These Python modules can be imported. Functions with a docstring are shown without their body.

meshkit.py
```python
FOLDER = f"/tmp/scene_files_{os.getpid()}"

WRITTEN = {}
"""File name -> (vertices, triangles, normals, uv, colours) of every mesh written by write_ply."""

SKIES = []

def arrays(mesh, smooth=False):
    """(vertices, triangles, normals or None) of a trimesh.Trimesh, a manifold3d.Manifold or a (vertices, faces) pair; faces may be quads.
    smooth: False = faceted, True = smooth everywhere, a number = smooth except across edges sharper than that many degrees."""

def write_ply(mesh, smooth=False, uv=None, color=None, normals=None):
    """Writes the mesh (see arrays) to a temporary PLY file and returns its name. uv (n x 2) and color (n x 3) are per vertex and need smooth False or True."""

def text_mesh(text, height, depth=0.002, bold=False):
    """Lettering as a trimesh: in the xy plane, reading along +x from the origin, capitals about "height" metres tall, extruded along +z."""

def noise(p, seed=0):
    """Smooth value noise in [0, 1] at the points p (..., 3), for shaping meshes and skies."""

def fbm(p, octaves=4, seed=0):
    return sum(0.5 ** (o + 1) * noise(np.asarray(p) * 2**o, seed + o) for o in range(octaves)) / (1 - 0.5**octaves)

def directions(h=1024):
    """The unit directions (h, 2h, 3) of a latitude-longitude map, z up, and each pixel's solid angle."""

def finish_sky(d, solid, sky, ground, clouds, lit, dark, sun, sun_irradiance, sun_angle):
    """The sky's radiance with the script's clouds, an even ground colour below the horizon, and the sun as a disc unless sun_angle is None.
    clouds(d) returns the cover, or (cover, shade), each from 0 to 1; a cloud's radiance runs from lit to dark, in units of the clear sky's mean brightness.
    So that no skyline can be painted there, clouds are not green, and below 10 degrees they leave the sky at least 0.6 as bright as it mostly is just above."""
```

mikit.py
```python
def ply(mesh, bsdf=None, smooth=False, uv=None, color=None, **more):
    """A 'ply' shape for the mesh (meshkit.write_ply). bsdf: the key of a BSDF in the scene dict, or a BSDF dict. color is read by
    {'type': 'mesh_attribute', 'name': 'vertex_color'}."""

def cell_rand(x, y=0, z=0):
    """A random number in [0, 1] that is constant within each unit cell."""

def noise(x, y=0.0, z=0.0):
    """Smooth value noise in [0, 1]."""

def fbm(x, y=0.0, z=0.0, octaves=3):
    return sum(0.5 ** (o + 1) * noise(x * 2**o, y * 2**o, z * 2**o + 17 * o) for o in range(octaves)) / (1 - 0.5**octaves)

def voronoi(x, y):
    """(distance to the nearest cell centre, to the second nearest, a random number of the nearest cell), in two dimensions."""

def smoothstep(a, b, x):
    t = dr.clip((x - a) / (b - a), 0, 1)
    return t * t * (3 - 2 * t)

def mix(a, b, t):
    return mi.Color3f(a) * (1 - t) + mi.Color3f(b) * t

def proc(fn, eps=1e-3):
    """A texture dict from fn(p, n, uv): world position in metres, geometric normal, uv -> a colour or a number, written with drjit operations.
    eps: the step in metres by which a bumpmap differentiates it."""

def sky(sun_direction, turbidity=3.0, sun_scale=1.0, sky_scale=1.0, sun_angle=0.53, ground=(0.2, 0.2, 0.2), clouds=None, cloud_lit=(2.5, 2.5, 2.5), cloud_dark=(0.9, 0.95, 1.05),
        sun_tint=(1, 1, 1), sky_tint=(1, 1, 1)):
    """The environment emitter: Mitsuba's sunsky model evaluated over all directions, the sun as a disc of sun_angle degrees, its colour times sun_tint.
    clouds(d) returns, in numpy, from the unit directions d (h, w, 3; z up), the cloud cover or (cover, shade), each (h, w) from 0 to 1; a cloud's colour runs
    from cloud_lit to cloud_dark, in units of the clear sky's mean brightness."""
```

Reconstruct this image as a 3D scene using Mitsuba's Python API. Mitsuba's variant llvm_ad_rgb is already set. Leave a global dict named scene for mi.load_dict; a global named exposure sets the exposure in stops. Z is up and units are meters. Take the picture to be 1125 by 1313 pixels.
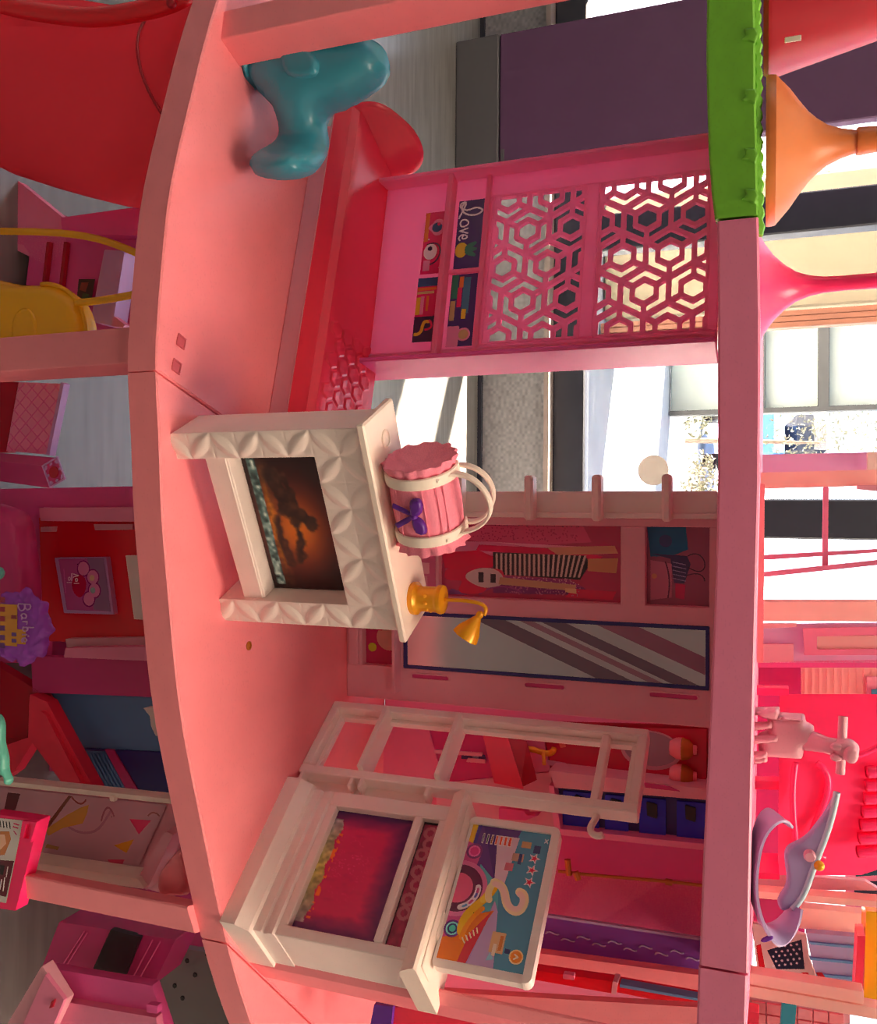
import math, random
import numpy as np, trimesh, mitsuba as mi, mikit, meshkit
import drjit as dr
from mikit import proc, fbm, noise, smoothstep, mix
from shapely.geometry import Polygon, LineString, Point, box as sbox
from shapely.ops import unary_union
from shapely import affinity
from scipy.spatial import Delaunay

random.seed(7); RNG = np.random.default_rng(7)
T = mi.ScalarTransform4f
scene, labels = {'type': 'scene'}, {}
def lin(c):
    c = np.asarray(c, float) / 255.
    return np.where(c <= .04045, c / 12.92, ((c + .055) / 1.055) ** 2.4)

# ------------------------------------------------------------------ camera, sky, sun, lamps, exposure
EYE, FOC = .77, 1130.
PITCH, ROLL = math.radians(20.5), math.radians(.4)
FWD = np.array([0, math.cos(PITCH), -math.sin(PITCH)])
_U, _R = np.array([0, math.sin(PITCH), math.cos(PITCH)]), np.array([1., 0, 0])
IMR = _U * math.cos(ROLL) - _R * math.sin(ROLL)      # the phone is held sideways: the picture's right is the world's up
IMD = _R * math.cos(ROLL) + _U * math.sin(ROLL)
CAM = np.array([0, 0, EYE])
scene['camera'] = {'type': 'perspective', 'fov': 2 * math.degrees(math.atan(562.5 / FOC)), 'fov_axis': 'x', 'near_clip': .02, 'far_clip': 200.,
    'to_world': T().look_at(origin=CAM.tolist(), target=(CAM + FWD).tolist(), up=(-IMD).tolist())}
scene['sky'] = mikit.sky((-.50, .30, .80), turbidity=4, sun_scale=66.0, sky_scale=13.0, sun_angle=1.5, ground=(.5, .5, .5),
    clouds=lambda d: np.clip(meshkit.fbm(d * 3.0, 4) * 1.6 - .25, 0, 1), cloud_lit=(1.3, 1.3, 1.3), cloud_dark=(.9, .92, .95))
exposure = -0.03
LAMP_W, LAMP_C = (1.0, .77, .58), (1.0, .82, .66)
LAMP_MAIN, LAMP_SIDE = 19.0, 9.0
LAMPS = [((.65, .28, 2.42), .80, LAMP_MAIN, LAMP_W), ((.35, -1.25, 2.42), .5, LAMP_SIDE, LAMP_C)]

# ------------------------------------------------------------------ pixel helpers: a sight line cut with a real plane
def ray(x, y): return FWD * FOC + IMR * (x - 562.5) + IMD * (y - 656.5)
def on(x, y, z):
    r = ray(x, y); return CAM + r * (z - EYE) / r[2]
def at(x, y, Y):
    r = ray(x, y); return CAM + r * Y / r[1]

class Fr:
    """An upright plane from A to B (floor plan), base height z: a along, b up, c out towards the viewer's side."""
    def __init__(s, A, B, z):
        s.O = np.array([A[0], A[1], z]); d = np.array([B[0] - A[0], B[1] - A[1], 0.]); s.W = np.linalg.norm(d)
        s.u = d / s.W; s.v = np.array([0, 0, 1.]); s.n = np.cross(s.u, s.v)
    def p(s, a, b, c=0.): return s.O + a * s.u + b * s.v + c * s.n
    def px(s, x, y, c=0.):
        r = ray(x, y); t = ((s.O + c * s.n - CAM) @ s.n) / (r @ s.n); q = CAM + r * t - s.O
        return np.array([q @ s.u, q @ s.v])
    def pxs(s, pts, c=0.): return [tuple(s.px(x, y, c)) for x, y in pts]
    def put(s, m, c=0.):
        M = np.eye(4); M[:3, 0], M[:3, 1], M[:3, 2], M[:3, 3] = s.u, s.v, s.n, s.O + c * s.n
        m = m.copy(); m.apply_transform(M); return m
class Fr3(Fr):
    def __init__(s, O, u, v):
        s.O = np.asarray(O, float); s.u = np.asarray(u, float); s.u = s.u / np.linalg.norm(s.u)
        v = np.asarray(v, float); v = v - s.u * (v @ s.u); s.v = v / np.linalg.norm(v); s.n = np.cross(s.u, s.v); s.W = 1.
def front(Y): return Fr((0., Y), (1., Y), 0.)

# ------------------------------------------------------------------ entries
def key_for(k):
    if k not in scene and k not in labels: return k
    i = 1
    while f'{k}_{i:03d}' in scene or f'{k}_{i:03d}' in labels: i += 1
    return f'{k}_{i:03d}'
def thing(name, label, cat, group=None):
    k = key_for(name); labels[k] = {'label': label, 'category': cat}
    if group: labels[k]['group'] = group
    return k
def part(parent, name, mesh, m, label=None, smooth=30, kind=None, **kw):
    k = key_for(parent + '__' + name); scene[k] = mikit.ply(mesh, m, smooth=smooth, **kw)
    if label or kind: labels[k] = {}
    if label: labels[k]['label'] = label
    if kind: labels[k]['kind'] = kind
    return k
def obj(name, mesh, m, label, cat, group=None, smooth=30, kind=None, **kw):
    k = thing(name, label, cat, group); scene[k] = mikit.ply(mesh, m, smooth=smooth, **kw)
    if kind: labels[k]['kind'] = kind
    return k
def struct(name, mesh, m, smooth=False, label=None):
    scene[name] = mikit.ply(mesh, m, smooth=smooth); labels[name] = {'kind': 'structure'}
    if label: labels[name]['label'] = label

# ------------------------------------------------------------------ shapes
cat = trimesh.util.concatenate
def hull(p): return trimesh.convex.convex_hull(np.asarray(p, float))
def cbox(a0, a1, b0, b1, c0, c1, r=.0007):
    r = min(r, .45 * min(abs(a1 - a0), abs(b1 - b0), abs(c1 - c0))); P = []
    for a, s in ((min(a0, a1), 1), (max(a0, a1), -1)):
        for b, t in ((min(b0, b1), 1), (max(b0, b1), -1)):
            for c, w in ((min(c0, c1), 1), (max(c0, c1), -1)):
                P += [(a + s * r, b + t * r, c), (a + s * r, b, c + w * r), (a, b + t * r, c + w * r)]
    return hull(P)
def fbox(fr, a0, a1, b0, b1, c0, c1, r=.0007): return fr.put(cbox(a0, a1, b0, b1, c0, c1, r))
def wbox(x0, x1, y0, y1, z0, z1, r=.0007): return cbox(x0, x1, y0, y1, z0, z1, r)
def extr(poly, h): return trimesh.creation.extrude_polygon(poly, h, engine='earcut')
def fpoly(fr, shape, c0, c1):
    g = shape if hasattr(shape, 'geom_type') else Polygon(shape)
    g = g.buffer(0)
    gs = getattr(g, 'geoms', [g])
    m = cat([extr(q, abs(c1 - c0)) for q in gs if q.area > 1e-10]); m.apply_translation([0, 0, min(c0, c1)])
    return fr.put(m)
def rrect(a0, a1, b0, b1, r): return sbox(a0 + r, b0 + r, a1 - r, b1 - r).buffer(r, quad_segs=5)
def fq(pts, Y, dep, r=0.):
    """A frontal slab with the outline of the given sight lines at depth Y, dep thick (away from the viewer)."""
    f = front(Y); g = Polygon(f.pxs(pts)).buffer(0)
    if r: g = g.buffer(-r).buffer(r, quad_segs=5)
    return fpoly(f, g, -dep, 0)
def loft(rings, closed=False):
    R = [np.asarray(r, float) for r in rings]; k = len(R[0]); V = list(np.vstack(R)); F = []
    n = len(R)
    for i in range(n if closed else n - 1):
        A, B = i * k, ((i + 1) % n) * k
        for j in range(k):
            j2 = (j + 1) % k; F += [(A + j, A + j2, B + j2), (A + j, B + j2, B + j)]
    if not closed:
        for base, rev in ((0, True), ((n - 1) * k, False)):
            V.append(np.mean(V[base:base + k], 0)); c = len(V) - 1
            for j in range(k):
                j2 = (j + 1) % k; F.append((c, base + j2, base + j) if rev else (c, base + j, base + j2))
    m = trimesh.Trimesh(np.array(V), np.array(F), process=False); m.fix_normals(); return m
def spline(pts, n=40, closed=False):
    from scipy.interpolate import splprep, splev
    P = np.asarray(pts, float)
    if closed: P = np.vstack([P, P[:1]])
    tck, _ = splprep(P.T, s=0, k=min(3, len(P) - 1), per=closed)
    return np.array(splev(np.linspace(0, 1, n, endpoint=not closed), tck)).T
def tube(path, r, sides=10, closed=False, flat=None, up=None):
    """Round tube along a path; flat=(w,h) gives a band of that half width and half height, h along up."""
    p = np.asarray(path, float); n = len(p)
    t = np.gradient(p, axis=0) if not closed else np.roll(p, -1, 0) - np.roll(p, 1, 0)
    t /= np.linalg.norm(t, axis=1, keepdims=True) + 1e-12
    a = np.array(up if up is not None else ([0, 0, 1.] if abs(t[0][2]) < .9 else [1., 0, 0]), float); rings = []
    rr = np.broadcast_to(r, (n,)); ang = np.arange(sides) * 2 * np.pi / sides
    for i in range(n):
        b = np.cross(t[i], a); b /= np.linalg.norm(b) + 1e-12; h = np.cross(b, t[i])
        if up is None: a = h
        w, hh = flat if flat else (rr[i], rr[i])
        ca, sa = np.cos(ang), np.sin(ang)
        if flat: ca, sa = np.sign(ca) * abs(ca) ** .5, np.sign(sa) * abs(sa) ** .5
        rings.append(p[i] + w * ca[:, None] * b + hh * sa[:, None] * h)
    return loft(rings, closed)
def lathe(prof, O, axis=(0, 0, 1), n=32, squash=1.):
    ax = np.asarray(axis, float); ax /= np.linalg.norm(ax); s = np.array([1., 0, 0]) if abs(ax[0]) < .9 else np.array([0, 1., 0])
    e = np.cross(ax, s); e /= np.linalg.norm(e); g = np.cross(ax, e); an = np.arange(n) * 2 * np.pi / n
    return loft([np.asarray(O) + h * ax + max(r, 1e-5) * (np.cos(an)[:, None] * e + squash * np.sin(an)[:, None] * g) for r, h in prof])
def pillow(poly, t, r=None, h=None, bend=None):
    """A puffed flat shape: full thickness t, its edge rounded over the width r; in the plane of c = 0."""
    g = poly if hasattr(poly, 'geom_type') else Polygon(poly)
    g = g.buffer(0); x0, y0, x1, y1 = g.bounds; h = h or max(x1 - x0, y1 - y0) / 28.; r = r or t
    P = []
    for ring in [g.exterior, *g.interiors]:
        L = ring.length; k = max(int(L / h), 8); P += [ring.interpolate(L * i / k).coords[0] for i in range(k)]
    nb = len(P)
    X, Yy = np.meshgrid(np.arange(x0, x1, h), np.arange(y0, y1, h)); edge = g.boundary
    for a, b in zip(X.ravel(), Yy.ravel()):
        q = Point(a + (RNG.random() - .5) * h * .2, b)
        if g.contains(q) and edge.distance(q) > h * .45: P.append((q.x, q.y))
    P = np.array(P); D = Delaunay(P); F = [f for f in D.simplices if g.contains(Point(P[f].mean(0)))]
    d = np.array([edge.distance(Point(*q)) for q in P]); d[:nb] = 0
    zz = .5 * t * np.sqrt(np.clip(1 - (1 - np.minimum(d / r, 1)) ** 2, 0, 1)); F = np.array(F)
    a, b, c = P[F[:, 0]], P[F[:, 1]], P[F[:, 2]]
    s = ((b - a)[:, 0] * (c - a)[:, 1] - (b - a)[:, 1] * (c - a)[:, 0]) < 0; F[s] = F[s][:, ::-1]
    idx = np.arange(len(P)); back = idx.copy(); back[nb:] = np.arange(len(P) - nb) + len(P)
    V = np.vstack([np.c_[P, zz], np.c_[P[nb:], -zz[nb:]]])
    if bend is not None: V = bend(V)
    return trimesh.Trimesh(V, np.vstack([F, back[F][:, ::-1]]), process=False)
def disc(a, b, r, q=8): return Point(a, b).buffer(r, quad_segs=q)
def ell(a, b, ra, rb, rot=0): return affinity.rotate(affinity.scale(Point(a, b).buffer(1, quad_segs=8), ra, rb), rot)
def stroke(pts, w, sm=True, n=30): return LineString(spline(pts, n) if sm and len(pts) > 2 else pts).buffer(w / 2, quad_segs=3)
def decal(parent, name, fr, items, c, label=None, m='print'):
    """Flat print: items (outline, colour) from the lowest to the topmost, cut so that none overlap, one thin sheet."""
    V, F, C, over = [], [], [], None; k = 0
    for g, col in reversed(items):
        g = (g if hasattr(g, 'geom_type') else Polygon(g)).buffer(0); vis = g if over is None else g.difference(over)
        over = g if over is None else over.union(g)
        for q in getattr(vis, 'geoms', [vis]):
            if q.geom_type != 'Polygon' or q.area < 1e-9: continue
            v, f = trimesh.creation.triangulate_polygon(q, engine='earcut'); V.append(v); F.append(f + k); k += len(v); C.append(np.tile(lin(col), (len(v), 1)))
    V = np.vstack(V); me = fr.put(trimesh.Trimesh(np.c_[V, np.zeros(len(V))], np.vstack(F), process=False), c)
    return part(parent, name, me, m, label, smooth=False, color=np.vstack(C))
def gridprint(parent, name, fr, a0, a1, b0, b1, c, fn, na=60, nb=40, label=None):
    """Flat print whose ink fn(s, t) -> sRGB (0-255) runs smoothly; s, t in 0..1 over the sheet."""
    s, t = np.meshgrid(np.linspace(0, 1, na), np.linspace(0, 1, nb)); V = np.c_[(a0 + s * (a1 - a0)).ravel(), (b0 + t * (b1 - b0)).ravel(), np.zeros(s.size)]
    i, j = np.meshgrid(np.arange(na - 1), np.arange(nb - 1)); q = (j * na + i).ravel()
    F = np.vstack([np.c_[q, q + 1, q + na + 1], np.c_[q, q + na + 1, q + na]])
    return part(parent, name, fr.put(trimesh.Trimesh(V, F, process=False), c), 'print', label, smooth=False, color=lin(np.clip(fn(s.ravel(), t.ravel()), 0, 255)))

# ------------------------------------------------------------------ materials
def mat(name, c, rough=.38, spec=.5, **kw):
    tex = c if isinstance(c, dict) else {'type': 'rgb', 'value': lin(c).tolist()}
    scene[name] = {'type': 'twosided', 'bsdf': {'type': 'principled', 'base_color': tex, 'roughness': rough, 'specular': spec, **kw}}
    return name
def scuffed(c, amt=.03, sc=60.):
    a = lin(c).tolist()
    def fn(p, n, uv):
        k = fbm(p.x * sc, p.y * sc, p.z * sc, 3); s = smoothstep(.80, .86, noise(p.x * 900, p.y * 900, p.z * 900))
        return mi.Color3f(*a) * (1 - amt + 2 * amt * k) * (1 - .05 * s)
    return proc(fn)
mat('salmon', scuffed((243, 138, 146)), .42)
mat('rose_dark', (196, 84, 96), .42)
mat('pink', scuffed((228, 128, 162)), .4)
mat('magenta', scuffed((228, 86, 156)), .4)
mat('pink_light', scuffed((240, 140, 178)), .4)
mat('deep_magenta', (194, 48, 116), .42)
mat('rose', scuffed((222, 158, 172)), .42)
mat('hot_pink', (255, 42, 110), .3)
mat('coral_red', scuffed((242, 56, 84)), .28)
mat('red', (226, 20, 40), .28)
mat('dark_red', (170, 14, 40), .4)
mat('white', scuffed((238, 224, 216), .03), .42)
mat('cream', scuffed((240, 226, 212), .03), .4)
mat('teal', (54, 146, 168), .3)
mat('pale_edge', (180, 204, 216), .35)
mat('mint', (110, 214, 190), .35)
mat('green', scuffed((104, 176, 44), .08, 120), .5)
mat('orange', (204, 112, 54), .4)
mat('yellow', (240, 178, 24), .32)
mat('gold', (232, 160, 24), .3, metallic=.25)
mat('dull_gold', (180, 110, 40), .35, metallic=.4)
mat('purple', (92, 44, 150), .4)
mat('violet', (150, 62, 180), .45)
mat('navy', (36, 34, 104), .4)
mat('lilac', (200, 150, 205), .35)
mat('lavender', (158, 146, 186), .35)
mat('blue', (28, 36, 190), .35)
mat('slate', (90, 136, 182), .4)
mat('black_plastic', (22, 18, 22), .4)
mat('print', {'type': 'mesh_attribute', 'name': 'vertex_color'}, .32)
mat('mirror_film', (196, 194, 200), .16, metallic=.75)
mat('counter_purple', scuffed((82, 52, 88), .06, 8), .5)
mat('counter_grey', (78, 80, 86), .5)
mat('frame_navy', (30, 36, 50), .45)
mat('sill_grey', (150, 140, 135), .5)
def fabric_fn(p, n, uv):
    return mi.Color3f(*lin((238, 138, 160)).tolist()) * (.86 + .28 * noise(p.x * 2600, p.y * 2600, p.z * 2600))
mat('fabric_pink', proc(fabric_fn), .75, .2, sheen=.4)
mat('ribbon', (84, 20, 130), .4)
mat('strap_white', (236, 224, 210), .55)
def floor_fn(p, n, uv):
    g = fbm(p.x * 9, p.y * 90, 0, 4); h = fbm(p.x * 2.2, p.y * 3, 4, 3)
    k = .72 + .40 * g + .25 * (h - .5)
    return mi.Color3f(*lin((122, 122, 121)).tolist()) * k
mat('vinyl', proc(floor_fn), .24)
def carpet_fn(p, n, uv): return mi.Color3f(.27, .28, .30) * (.7 + .6 * noise(p.x * 130, p.y * 130, p.z * 130))
mat('plinth_grey', proc(carpet_fn), .8, .2)
mat('wall_paint', (214, 208, 200), .7, .2)
mat('wall_dark', (120, 112, 108), .7, .2)
mat('ceiling_paint', (225, 222, 216), .8, .2)
def paving_fn(p, n, uv): return mi.Color3f(.34, .35, .365) * (.85 + .3 * fbm(p.x * 2, p.y * 2, 0, 4))
mat('paving', proc(paving_fn), .8, .2)
mat('beige_render', (134, 124, 104), .8, .2)
mat('wood_brown', proc(lambda p, n, uv: mi.Color3f(*lin((120, 70, 48)).tolist()) * (.7 + .6 * fbm(p.x * 30, p.y * 30, p.z * 3, 3))), .5)
mat('grey_metal', (56, 58, 60), .4)
mat('leaf', (112, 112, 94), .6)
mat('bark', (130, 112, 100), .8)
mat('car_blue', (70, 120, 190), .3)
mat('pale_facade', (150, 160, 156), .6)
scene['glass'] = {'type': 'thindielectric', 'int_ior': 1.5}
scene['clear_pink'] = {'type': 'twosided', 'bsdf': {'type': 'principled', 'base_color': {'type': 'rgb', 'value': lin((250, 80, 140)).tolist()}, 'roughness': .3, 'specular': .5}}
scene['violet_clear'] = {'type': 'principledthin', 'base_color': {'type': 'rgb', 'value': lin((150, 90, 190)).tolist()}, 'roughness': .25, 'spec_trans': .35, 'diff_trans': .5}
scene['slide_pink'] = {'type': 'principledthin', 'base_color': {'type': 'rgb', 'value': lin((255, 86, 142)).tolist()}, 'roughness': .3, 'diff_trans': .9}
def thin(name, c, rough=.35, dt=.8): scene[name] = {'type': 'principledthin', 'base_color': c if isinstance(c, dict) else {'type': 'rgb', 'value': lin(c).tolist()}, 'roughness': rough, 'diff_trans': dt}
thin('pink_thin', (248, 156, 192), .38, 1.1)
thin('peach_thin', (250, 212, 202), .4, .8)
thin('lilac_thin', (234, 196, 224), .35, .8)
thin('red_thin', (248, 84, 102), .3, .6)
thin('coral_thin', (236, 44, 70), .34, .7)

# ================================================================== the setting: a room with a window front
WY = 2.38
mx = [(at(1050, 240, WY)[0], at(1050, 291, WY)[0]), (at(1050, 640, WY)[0], at(1050, 691, WY)[0])]
step = mx[1][0] - mx[0][0]
posts = [mx[0][0] + step * k for k in range(-1, 4)]
posts_end = posts[0] + .0
struct('floor', wbox(-3.0, 2.2, -1.9, WY, -.05, 0), 'vinyl')
struct('ceiling', wbox(-3.0, 2.2, -1.9, WY + .1, 2.6, 2.7), 'ceiling_paint')
LY0, LY1, LZ0, LZ1 = -.2, .8, 1.1, 2.1
struct('wall_left', cat([wbox(-3.1, -3.0, -1.9, LY0, 0, 2.6), wbox(-3.1, -3.0, LY1, WY + .1, 0, 2.6), wbox(-3.1, -3.0, LY0, LY1, 0, LZ0), wbox(-3.1, -3.0, LY0, LY1, LZ1, 2.6)]), 'wall_paint')
struct('window_2', cat([wbox(-3.09, -3.01, LY0, LY1, LZ0, LZ0 + .06, .004), wbox(-3.09, -3.01, LY0, LY1, LZ1 - .06, LZ1, .004), wbox(-3.09, -3.01, .27, .33, LZ0 + .06, LZ1 - .06, .004)]), 'frame_navy', label='window in the left wall')
part('window_2', 'pane', trimesh.Trimesh([(-3.05, LY0, LZ0), (-3.05, LY1, LZ0), (-3.05, LY1, LZ1), (-3.05, LY0, LZ1)], [(0, 1, 2), (0, 2, 3)], process=False), 'glass', smooth=False)
struct('wall_right', wbox(2.2, 2.3, -1.9, WY + .1, 0, 2.6), 'wall_paint')
struct('wall_front', wbox(-3.0, 2.2, -2.0, -1.9, 0, 2.6), 'wall_dark')
struct('wall_back', wbox(-3.0, 2.2, WY, WY + .12, 0, .195), 'plinth_grey', label='low grey speckled wall under the window front')
struct('wall_back_solid', wbox(-3.0, posts_end, WY, WY + .12, .195, 2.6), 'wall_paint', label='plain wall left of the window front')
struct('baseboard_back', wbox(-3.0, 2.2, WY - .012, WY, 0, .012), 'frame_navy')
struct('trim_1', wbox(-3.0, 2.2, WY - .03, WY + .12, .195, .209), 'sill_grey', label='grey brown sill on the low wall')

struct('window_1', wbox(posts_end, 2.2, WY + .02, WY + .08, .209, .298, .004), 'frame_navy', label='dark navy window front frame')
for x in posts: part('window_1', 'mullion', wbox(x, x + .10, WY + .02, WY + .08, .298, 2.45, .004), 'frame_navy')
part('window_1', 'top_rail', wbox(posts_end, 2.2, WY + .02, WY + .08, 2.45, 2.6, .004), 'frame_navy')
for a, b in zip(posts[:-1], posts[1:]):
    q = trimesh.Trimesh([(a + .1, WY + .05, .298), (b, WY + .05, .298), (b, WY + .05, 2.45), (a + .1, WY + .05, 2.45)], [(0, 1, 2), (0, 2, 3)], process=False)
    part('window_1', 'pane', q, 'glass', smooth=False)
for (p, s, w_, col) in LAMPS:
    k = thing('ceiling_lamp', 'square warm ceiling lamp ' + ('over the toy house' if s > .52 else 'behind the viewer'), 'lamp', 'ceiling lamps')
    x, y, z = p; h = s / 2
    part(k, 'frame', wbox(x - h - .02, x + h + .02, y - h - .02, y + h + .02, 2.44, 2.598, .003), 'white')
    q = trimesh.Trimesh([(x - h, y - h, 2.43), (x + h, y - h, 2.43), (x + h, y + h, 2.43), (x - h, y + h, 2.43)], [(0, 2, 1), (0, 3, 2)], process=False)
    kk = part(k, 'diffuser', q, 'white', smooth=False)
    scene[kk]['emitter'] = {'type': 'area', 'radiance': {'type': 'rgb', 'value': [w_ * c for c in col]}}

# outside, beyond the glass
struct('ground', wbox(-14, 14, WY + .12, 40, -.06, -.01), 'paving', label='pale paved ground outside the window')
k = obj('garden_wall', cbox(at(1050, 291, 4.4)[0] - .25, at(1050, 392, 4.4)[0], 4.4, 4.9, 0, 2.6, .01), 'beige_render', 'beige rendered wall outside the window beside the dark frame', 'wall')
k = thing('wooden_post', 'brown wooden post of boards standing outside beside the beige wall', 'post')
for i in range(3):
    x0 = at(1050, 392, 4.3)[0] + .012 + i * .026; part(k, 'board', cbox(x0, x0 + .024, 4.3, 4.36, 0, 2.3, .002), 'wood_brown')
g = thing('glazed_facade', 'pale glazed shop facade with thin grey frames across the yard', 'building')
FY = 7.5
xa, xb = at(1050, 398, FY)[0], at(1050, 526, FY)[0]
part(g, 'pale_panel', cbox(xa, xb, FY + .1, FY + .2, 0, 4.0, .01), 'pale_facade')
for yy in (400, 524): x = at(1050, yy, FY)[0]; part(g, 'frame', cbox(x - .02, x + .02, FY, FY + .1, 0, 4.0, .004), 'grey_metal')
for xx in (975, 1057): z = at(xx, 460, FY)[2]; part(g, 'rail', cbox(xa, xb, FY, FY + .09, z - .04, z + .04, .004), 'grey_metal')
def bush(cx, cy, w, h, z0, lab, n=1500, name='shrub', trunk=False):
    k = thing(name, lab, 'bush' if name == 'shrub' else 'tree', 'low shrubs across the paving' if name == 'shrub' else 'trees outside the window'); V = []; F = []
    for i in range(n):
        while True:
            q = RNG.uniform(-1, 1, 3)
            if (q ** 2).sum() < 1: break
        o = np.array([cx + q[0] * w, cy + q[1] * w * .6, z0 + h * (.5 + .5 * q[2])]); d = RNG.normal(size=3); d /= np.linalg.norm(d)
        e = np.cross(d, RNG.normal(size=3)); e /= np.linalg.norm(e); s = w * RNG.uniform(.03, .065); b = len(V)
        V += [o - d * s, o + e * s * .4, o + d * s, o - e * s * .4]; F += [(b, b + 1, b + 2), (b, b + 2, b + 3)]
    part(k, 'foliage', (np.array(V), np.array(F)), 'leaf', smooth=False, kind='stuff')
    part(k, 'stem', tube([(cx, cy, 0), (cx + .05, cy, z0 + h * .4)], [w * .07, w * .03], 7), 'bark')
p = on(868, 480, 0)
bush(p[0], p[1], .60, .36, 0, 'low grey green shrub across the paving, behind the left of the opening')
bush(p[0] + 1.25, p[1] + .2, .6, .40, 0, 'low grey green shrub across the paving, in the middle of the opening')
bush(p[0] + 2.3, p[1] - .2, .4, .35, 0, 'smallest grey green shrub across the paving, beside the hook rail')
bush(p[0] - 1.6, p[1] + 1.3, .7, 1.0, .5, 'young green tree at the upper left of the opening', 900, 'tree', True)
q = at(1090, 560, 9.0); bush(q[0], 9.0, .45, 1.3, .7, 'light green tree seen above the upper floor outside', 1000, 'tree', True)
c = thing('parked_car', 'blue parked car far outside above the upper floor', 'car'); q = at(990, 555, 11.)
part(c, 'body', cbox(q[0] - .35, q[0] + .35, 11., 14.5, .25, .95, .12), 'car_blue'); part(c, 'cabin', cbox(q[0] - .3, q[0] + .3, 11.8, 14, .95, 1.45, .15), 'frame_navy')
for sx in (-.3, .3): part(c, 'wheel', lathe([(0, -.09), (.28, -.09), (.28, .09), (0, .09)], (q[0] + sx, 11.6, .28), (1, 0, 0), 20), 'black_plastic')
sp = at(838, 603, WY + .045); obj('window_sticker', lathe([(0, -.0005), (.041, -.0005), (.041, .0005), (0, .0005)], sp, (0, 1, 0), 28), 'wall_paint', 'round pale sticker on the window pane near the hook rail', 'sticker')

# purple panel standing in the room, left
pp = thing('room_divider', 'large purple divider board with a dark grey base standing behind the toy house', 'panel')
part(pp, 'board', wbox(-1.227, -.884, 2.17, 2.20, .118, 1.35, .003), 'counter_purple')
part(pp, 'base', wbox(-1.227, -.884, 2.165, 2.205, 0, .116, .003), 'counter_grey')
part(pp, 'label_strip', wbox(-.93, -.90, 2.1685, 2.170, .122, .132, .0003), 'counter_grey')

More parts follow.
